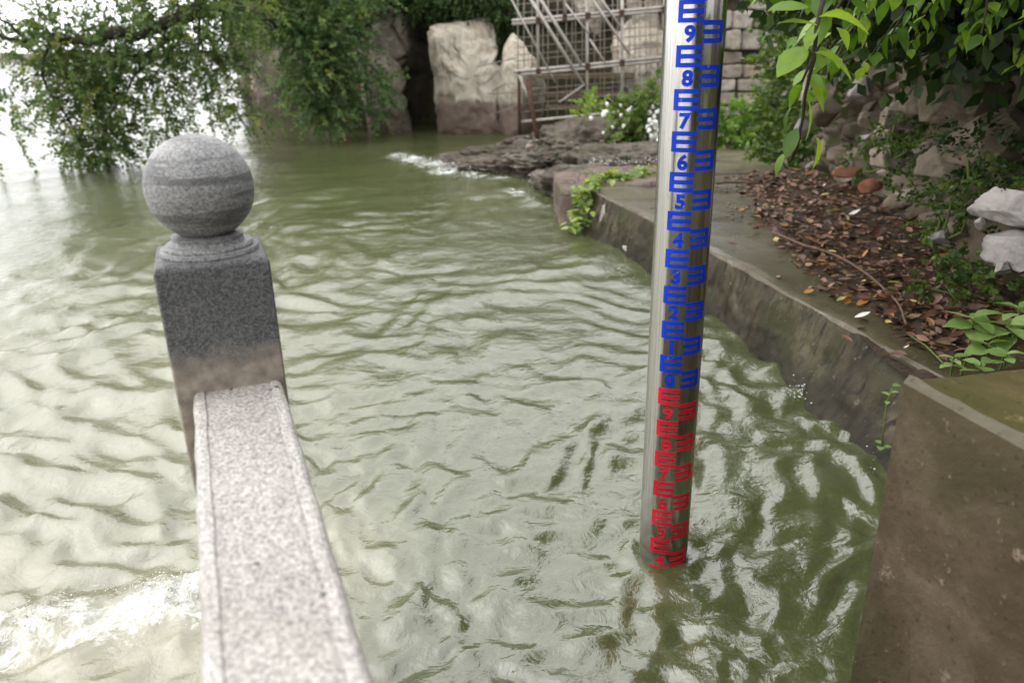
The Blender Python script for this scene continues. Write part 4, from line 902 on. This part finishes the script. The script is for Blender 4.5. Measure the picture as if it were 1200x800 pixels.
# ------------------------------------------------------------------ leaf litter, sticks and scraps on the ledge
poly = [onz(*q, LZ) for q in ((862, 212), (930, 205), (1010, 232), (1085, 285), (1180, 345), (1195, 400), (1115, 432), (1055, 395), (985, 350), (935, 315), (905, 285), (880, 240))]
def inside(x, y):
    c = False; j = len(poly)-1
    for i in range(len(poly)):
        a, b_ = poly[i], poly[j]
        if (a.y > y) != (b_.y > y) and x < (b_.x-a.x)*(y-a.y)/(b_.y-a.y)+a.x: c = not c
        j = i
    return c
bx = [min(p.x for p in poly), max(p.x for p in poly), min(p.y for p in poly), max(p.y for p in poly)]
def lit_pt():
    while True:
        x, y = rng.uniform(bx[0], bx[1]), bx[2]+(bx[3]-bx[2])*rng.random()**1.35
        if inside(x, y): return (x-abs(rng.normal())*.16, y) if rng.random() < .07 else (x, y)
def lz(x, y):
    i = np.argmin((Vg[:, :ntop, 0]-x)**2+(Vg[:, :ntop, 1]-y)**2); z0_ = float(Vg[:, :ntop, 2].ravel()[i])
    a = int(round((x-sx[0, 0])/.022)); b_ = int(round((y-sy[0, 0])/.022))
    return max(z0_, float(sz_[a, b_])) if 0 <= a < sx.shape[0] and 0 <= b_ < sx.shape[1] else z0_
sx, sy = np.meshgrid(np.arange(bx[0]-.1, bx[1]+.25, .022), np.arange(bx[2]-.1, bx[3]+.1, .022), indexing='ij')
ins = np.array([[inside(a-.05, b_) for b_ in sy[0]] for a in sx[:, 0]], float)
for _ in range(4): ins[1:-1, 1:-1] = (ins[1:-1, 1:-1]+ins[:-2, 1:-1]+ins[2:, 1:-1]+ins[1:-1, :-2]+ins[1:-1, 2:])/5
sP = np.stack([sx, sy, 0*sx], -1); ms_ = ins+.35*fbm(sP, 5, 4, 95)
base_z = LZ+.03*ss(sx-np.interp(sy, ey, ex), .7, 2)+.010*fbm(np.stack([sx, sy-.12*(sx-np.interp(sy, ey, ex)), 0*sx], -1), 2.2, 4, 60)
sz_ = base_z+.030*(ms_-.45)+.006*fbm(sP, 22, 3, 96)
tag(build('soil', np.stack([sx, sy, sz_], -1).reshape(-1, 3), grid(*sx.shape), M['humus'], None, True), kind='structure')
proto = np.array(leaf_mesh('tmp', M['litter'], .4, -.15, .22, 5).vertices[0].co)*0
tm = bpy.data.meshes['tmp']; LV = np.array([v.co for v in tm.vertices]); LF = np.array([tuple(p.vertices) for p in tm.polygons]); bpy.data.meshes.remove(tm)
Vs, Fs_, ts_ = [], [], []
for k in range(3000):
    x, y = lit_pt(); L = .012+.06*rng.random()**1.6; a = rng.uniform(0, 6.28); rx = rng.normal()*.5; ca, sa = math.cos(a), math.sin(a)
    Q = LV*L*np.array((1, rng.uniform(.7, 1.3), rng.uniform(-1, 2.2))); c, s = math.cos(rx), math.sin(rx); Q = np.stack([Q[:, 0], Q[:, 1]*c-Q[:, 2]*s, Q[:, 1]*s+Q[:, 2]*c], -1)
    Q = np.stack([Q[:, 0]*ca-Q[:, 1]*sa, Q[:, 0]*sa+Q[:, 1]*ca, Q[:, 2]], -1); Q[:, 2] -= Q[:, 2].min()
    Vs.append(Q+np.array((x, y, lz(x, y)+.002+rng.random()*.02))); Fs_.append(LF+len(LV)*k); ts_.append(np.full(len(LV), rng.random()**1.4))
tag(build('leaf_litter', np.vstack(Vs), np.vstack(Fs_), M['litter'], None, True, np.concatenate(ts_)), 'matted layer of small decaying leaves on the wet ledge', kind='stuff')
DM = {nm: [leaf_mesh('fallen_leaf', m_, .45, .12-.3*k, .2+.05*k, 90+k) for k in range(3)] for nm, m_ in DL.items()}
LABS = {'brown': 'curled brown fallen leaf in the wet litter on the ledge', 'pinkish': 'faded pinkish brown fallen leaf in the wet litter on the ledge', 'orange': 'orange fallen leaf lying in the wet litter', 'yellow': 'pale yellow fallen leaf lying in the wet litter', 'dark': 'blackened rotting fallen leaf in the wet litter'}
kinds = ['brown']*10+['pinkish']*6+['dark']*5+['orange']+['yellow']
for k in range(250):
    x, y = lit_pt(); nm = kinds[rng.integers(len(kinds))]; a = rng.uniform(0, 6.28)
    o = place_leaf('fallen_leaf', DM[nm][k % 3], (x, y, lz(x, y)+.014+.018*rng.random()), (math.cos(a), math.sin(a), rng.normal()*.15), rng.uniform(.035, .08), None, rng.normal()*.5)
    tag(o, LABS[nm], 'leaf', nm+' leaves fallen on the ledge')
for px, py, nm, L, lab in ((866, 250, 'orange', .05, 'lone orange leaf lying out on the wet concrete left of the litter'), (942, 343, 'orange', .06, 'orange leaf on wet concrete near the middle of the ledge edge'), (1003, 360, 'orange', .075, 'bright orange leaf at the lower left rim of the litter'), (980, 353, 'yellow', .06, 'yellowish leaf on the wet concrete just left of the bright orange leaf'), (775, 228, 'yellow', .07, 'pale green leaf lying on wet concrete left of the gauge'), (1087, 360, 'yellow', .08, 'pale yellow leaf in the litter left of the broad weed')):
    p = onz(px, py, LZ); o = place_leaf('fallen_leaf', DM[nm][1], (p.x, p.y, lz(p.x, p.y)+.012), (.9, .3, .1), L, None, .2); tag(o, lab, 'leaf')
pm = [mesh('pebble', *rock_verts(1, 700+k, .2, 4), M['pale_stone' if k % 3 == 0 else 'rubble']) for k in range(6)]
mbp = []
for k in range(420):
    if k < 330: q = onz(rng.uniform(850, 985), rng.uniform(203, 262), LZ); x, y = q.x, q.y
    else: x, y = lit_pt()
    s = rng.uniform(.005, .017); V, Fs = rock_verts(0, int(rng.integers(999)), .2, 3); mbp.append((V*s*np.array((1, 1, .6))+np.array((x, y, lz(x, y)+s*.4)), Fs))
nv_ = len(mbp[0][0]); tag(build('grit', np.vstack([a for a, _ in mbp]), np.vstack([f+i*nv_ for i, (_, f) in enumerate(mbp)]), M['rubble'], None), 'small grit and gravel scattered on the wet concrete', kind='stuff')
for px, py, s, lab in ((890, 262, .03, 'dark pebble at the left rim of the litter'), (912, 275, .035, 'tan pebble on the wet concrete at the left rim of the litter'), (878, 263, .022, 'small tan pebble just left of the dark pebble')):
    q = onz(px, py, LZ); tag(stone_at(None, (q.x, q.y, LZ+s*.35), (s*1.5, s, s), M['brick' if 'tan' in lab else 'rubble'], px, 2, name='pebble'), lab, 'pebble')
for (px, py, dx, L, lab) in ((1001, 260, .3, .09, 'white paper scrap lying in the middle of the litter'), (966, 230, 1, .06, 'small cream scrap near the wall foot'), (1010, 379, .2, .075, 'pale torn scrap at the lower rim of the litter'), (1062, 415, .5, .03, 'tiny white scrap near the corner of the near wall')):
    q = onz(px, py, LZ); me = leaf_mesh('scrap', M['scrap'], .3, -.2, .16, px); o = place_leaf('scrap', me, (q.x-L/2, q.y, lz(q.x, q.y)+.03), (1, dx, .08), L, None, .3); tag(o, lab, 'litter')
def stick(pts, r, lab):
    mb = MB(); limb(mb, [onz(x, y, LZ+.06) for x, y in pts], r, r*.5, 6); tag(mb.build('stick', M['twig'], None, True), lab, 'stick')
stick([(905, 272), (945, 288), (985, 302), (1020, 325), (1050, 352), (1062, 380)], .009, 'long thin reddish stick lying across the leaf litter')
stick([(838, 214), (865, 213), (890, 214), (915, 209)], .013, 'short brown stick lying behind the gauge near the shrubs')
stick([(752, 187), (772, 192), (790, 197)], .012, 'dark stick on the rock just left of the gauge')
stick([(1035, 210), (1045, 225), (1058, 243)], .008, 'dry twig leaning at the foot of the rubble wall')

# ------------------------------------------------------------------ foam
def foam_obj(name, pts, rmin, rmax, label, seed):
    rg = np.random.default_rng(seed); V0, F0 = ICO[0 if len(pts) > 5000 else 1]; n_ = len(pts); P = np.asarray(pts); s = rmin+(rmax-rmin)*rg.random(n_)**2.5
    Q = V0[None]*(s[:, None, None]*rg.uniform(.6, 1.5, (n_, 1, 3))*np.array((1, 1, .7)))+P[:, None]
    Fq_ = (F0[None]+(np.arange(n_)*len(V0))[:, None, None]).reshape(-1, 3)
    return tag(build(name, Q.reshape(-1, 3), Fq_, M['foam'], None, True), label, kind='stuff')
rg = np.random.default_rng(5); pts = []
while len(pts) < 2600:
    x = rg.uniform(-2.1, -.84); y0 = 1.74+.33*(x+1.44)+.07*float(vn(np.array((x, 0, 0)), 2.3, 8)); y = y0-.05+rg.normal()*.075-abs(rg.normal())*.02
    den = float(vn(np.array((x, y, 0)), 9, 51))*.6+float(vn(np.array((x, y, 0)), 26, 52))*.5
    if den > rg.uniform(-.35, .45)+abs(y-y0+.03)*4-.1: pts.append((x, y, .022+.03*max(0, 1-abs(y-y0)/.12)*rg.random()+.006*rg.normal()))
foam_obj('foam', pts, .0006, .0026, 'white foam of a small wave breaking over the drowned paving at lower left', 1)
pts = []
for k in range(1200):
    t_ = rg.random(); q = onz(462+t_*75, 184+t_*14+rg.normal()*2.2, .03); pts.append((q.x+rg.normal()*.03, q.y+rg.normal()*.1, .02+abs(rg.normal())*.03))
for k in range(250):
    q = onz(548+rg.normal()*12, 197+rg.normal()*3, .03); pts.append((q.x, q.y, .02+abs(rg.normal())*.03))
foam_obj('foam', pts, .002, .007, 'white surf washing over the tip of the shore rock', 2)
pts = []
for k in range(420):
    q = onz(rg.uniform(690, 785), 193+rg.normal()*2.5, .25); pts.append((q.x, q.y, .27+abs(rg.normal())*.03))
for k in range(250):
    q = onz(632+rg.normal()*8, 212+rg.normal()*3, .02); pts.append((q.x, q.y, .015+abs(rg.normal())*.02))
foam_obj('foam', pts, .002, .008, 'thin white water running over the rock behind the vine', 3)
pts = []
for k in range(60):
    q = onz(938+rg.normal()*6, 455+rg.normal()*7+0, .03); pts.append((q.x, q.y, .015+abs(rg.normal())*.025))
for k in range(14):
    q = onz(1022+rg.normal()*6, 545+rg.normal()*10, .02); pts.append((q.x, q.y, .012+abs(rg.normal())*.015))
for k in range(20):
    q = onz(735+rg.normal()*14, 322+rg.normal()*5, .02); pts.append((q.x, q.y, .012+abs(rg.normal())*.015))
foam_obj('foam', pts, .0012, .0045, 'specks of white foam along the foot of the ledge', 4)
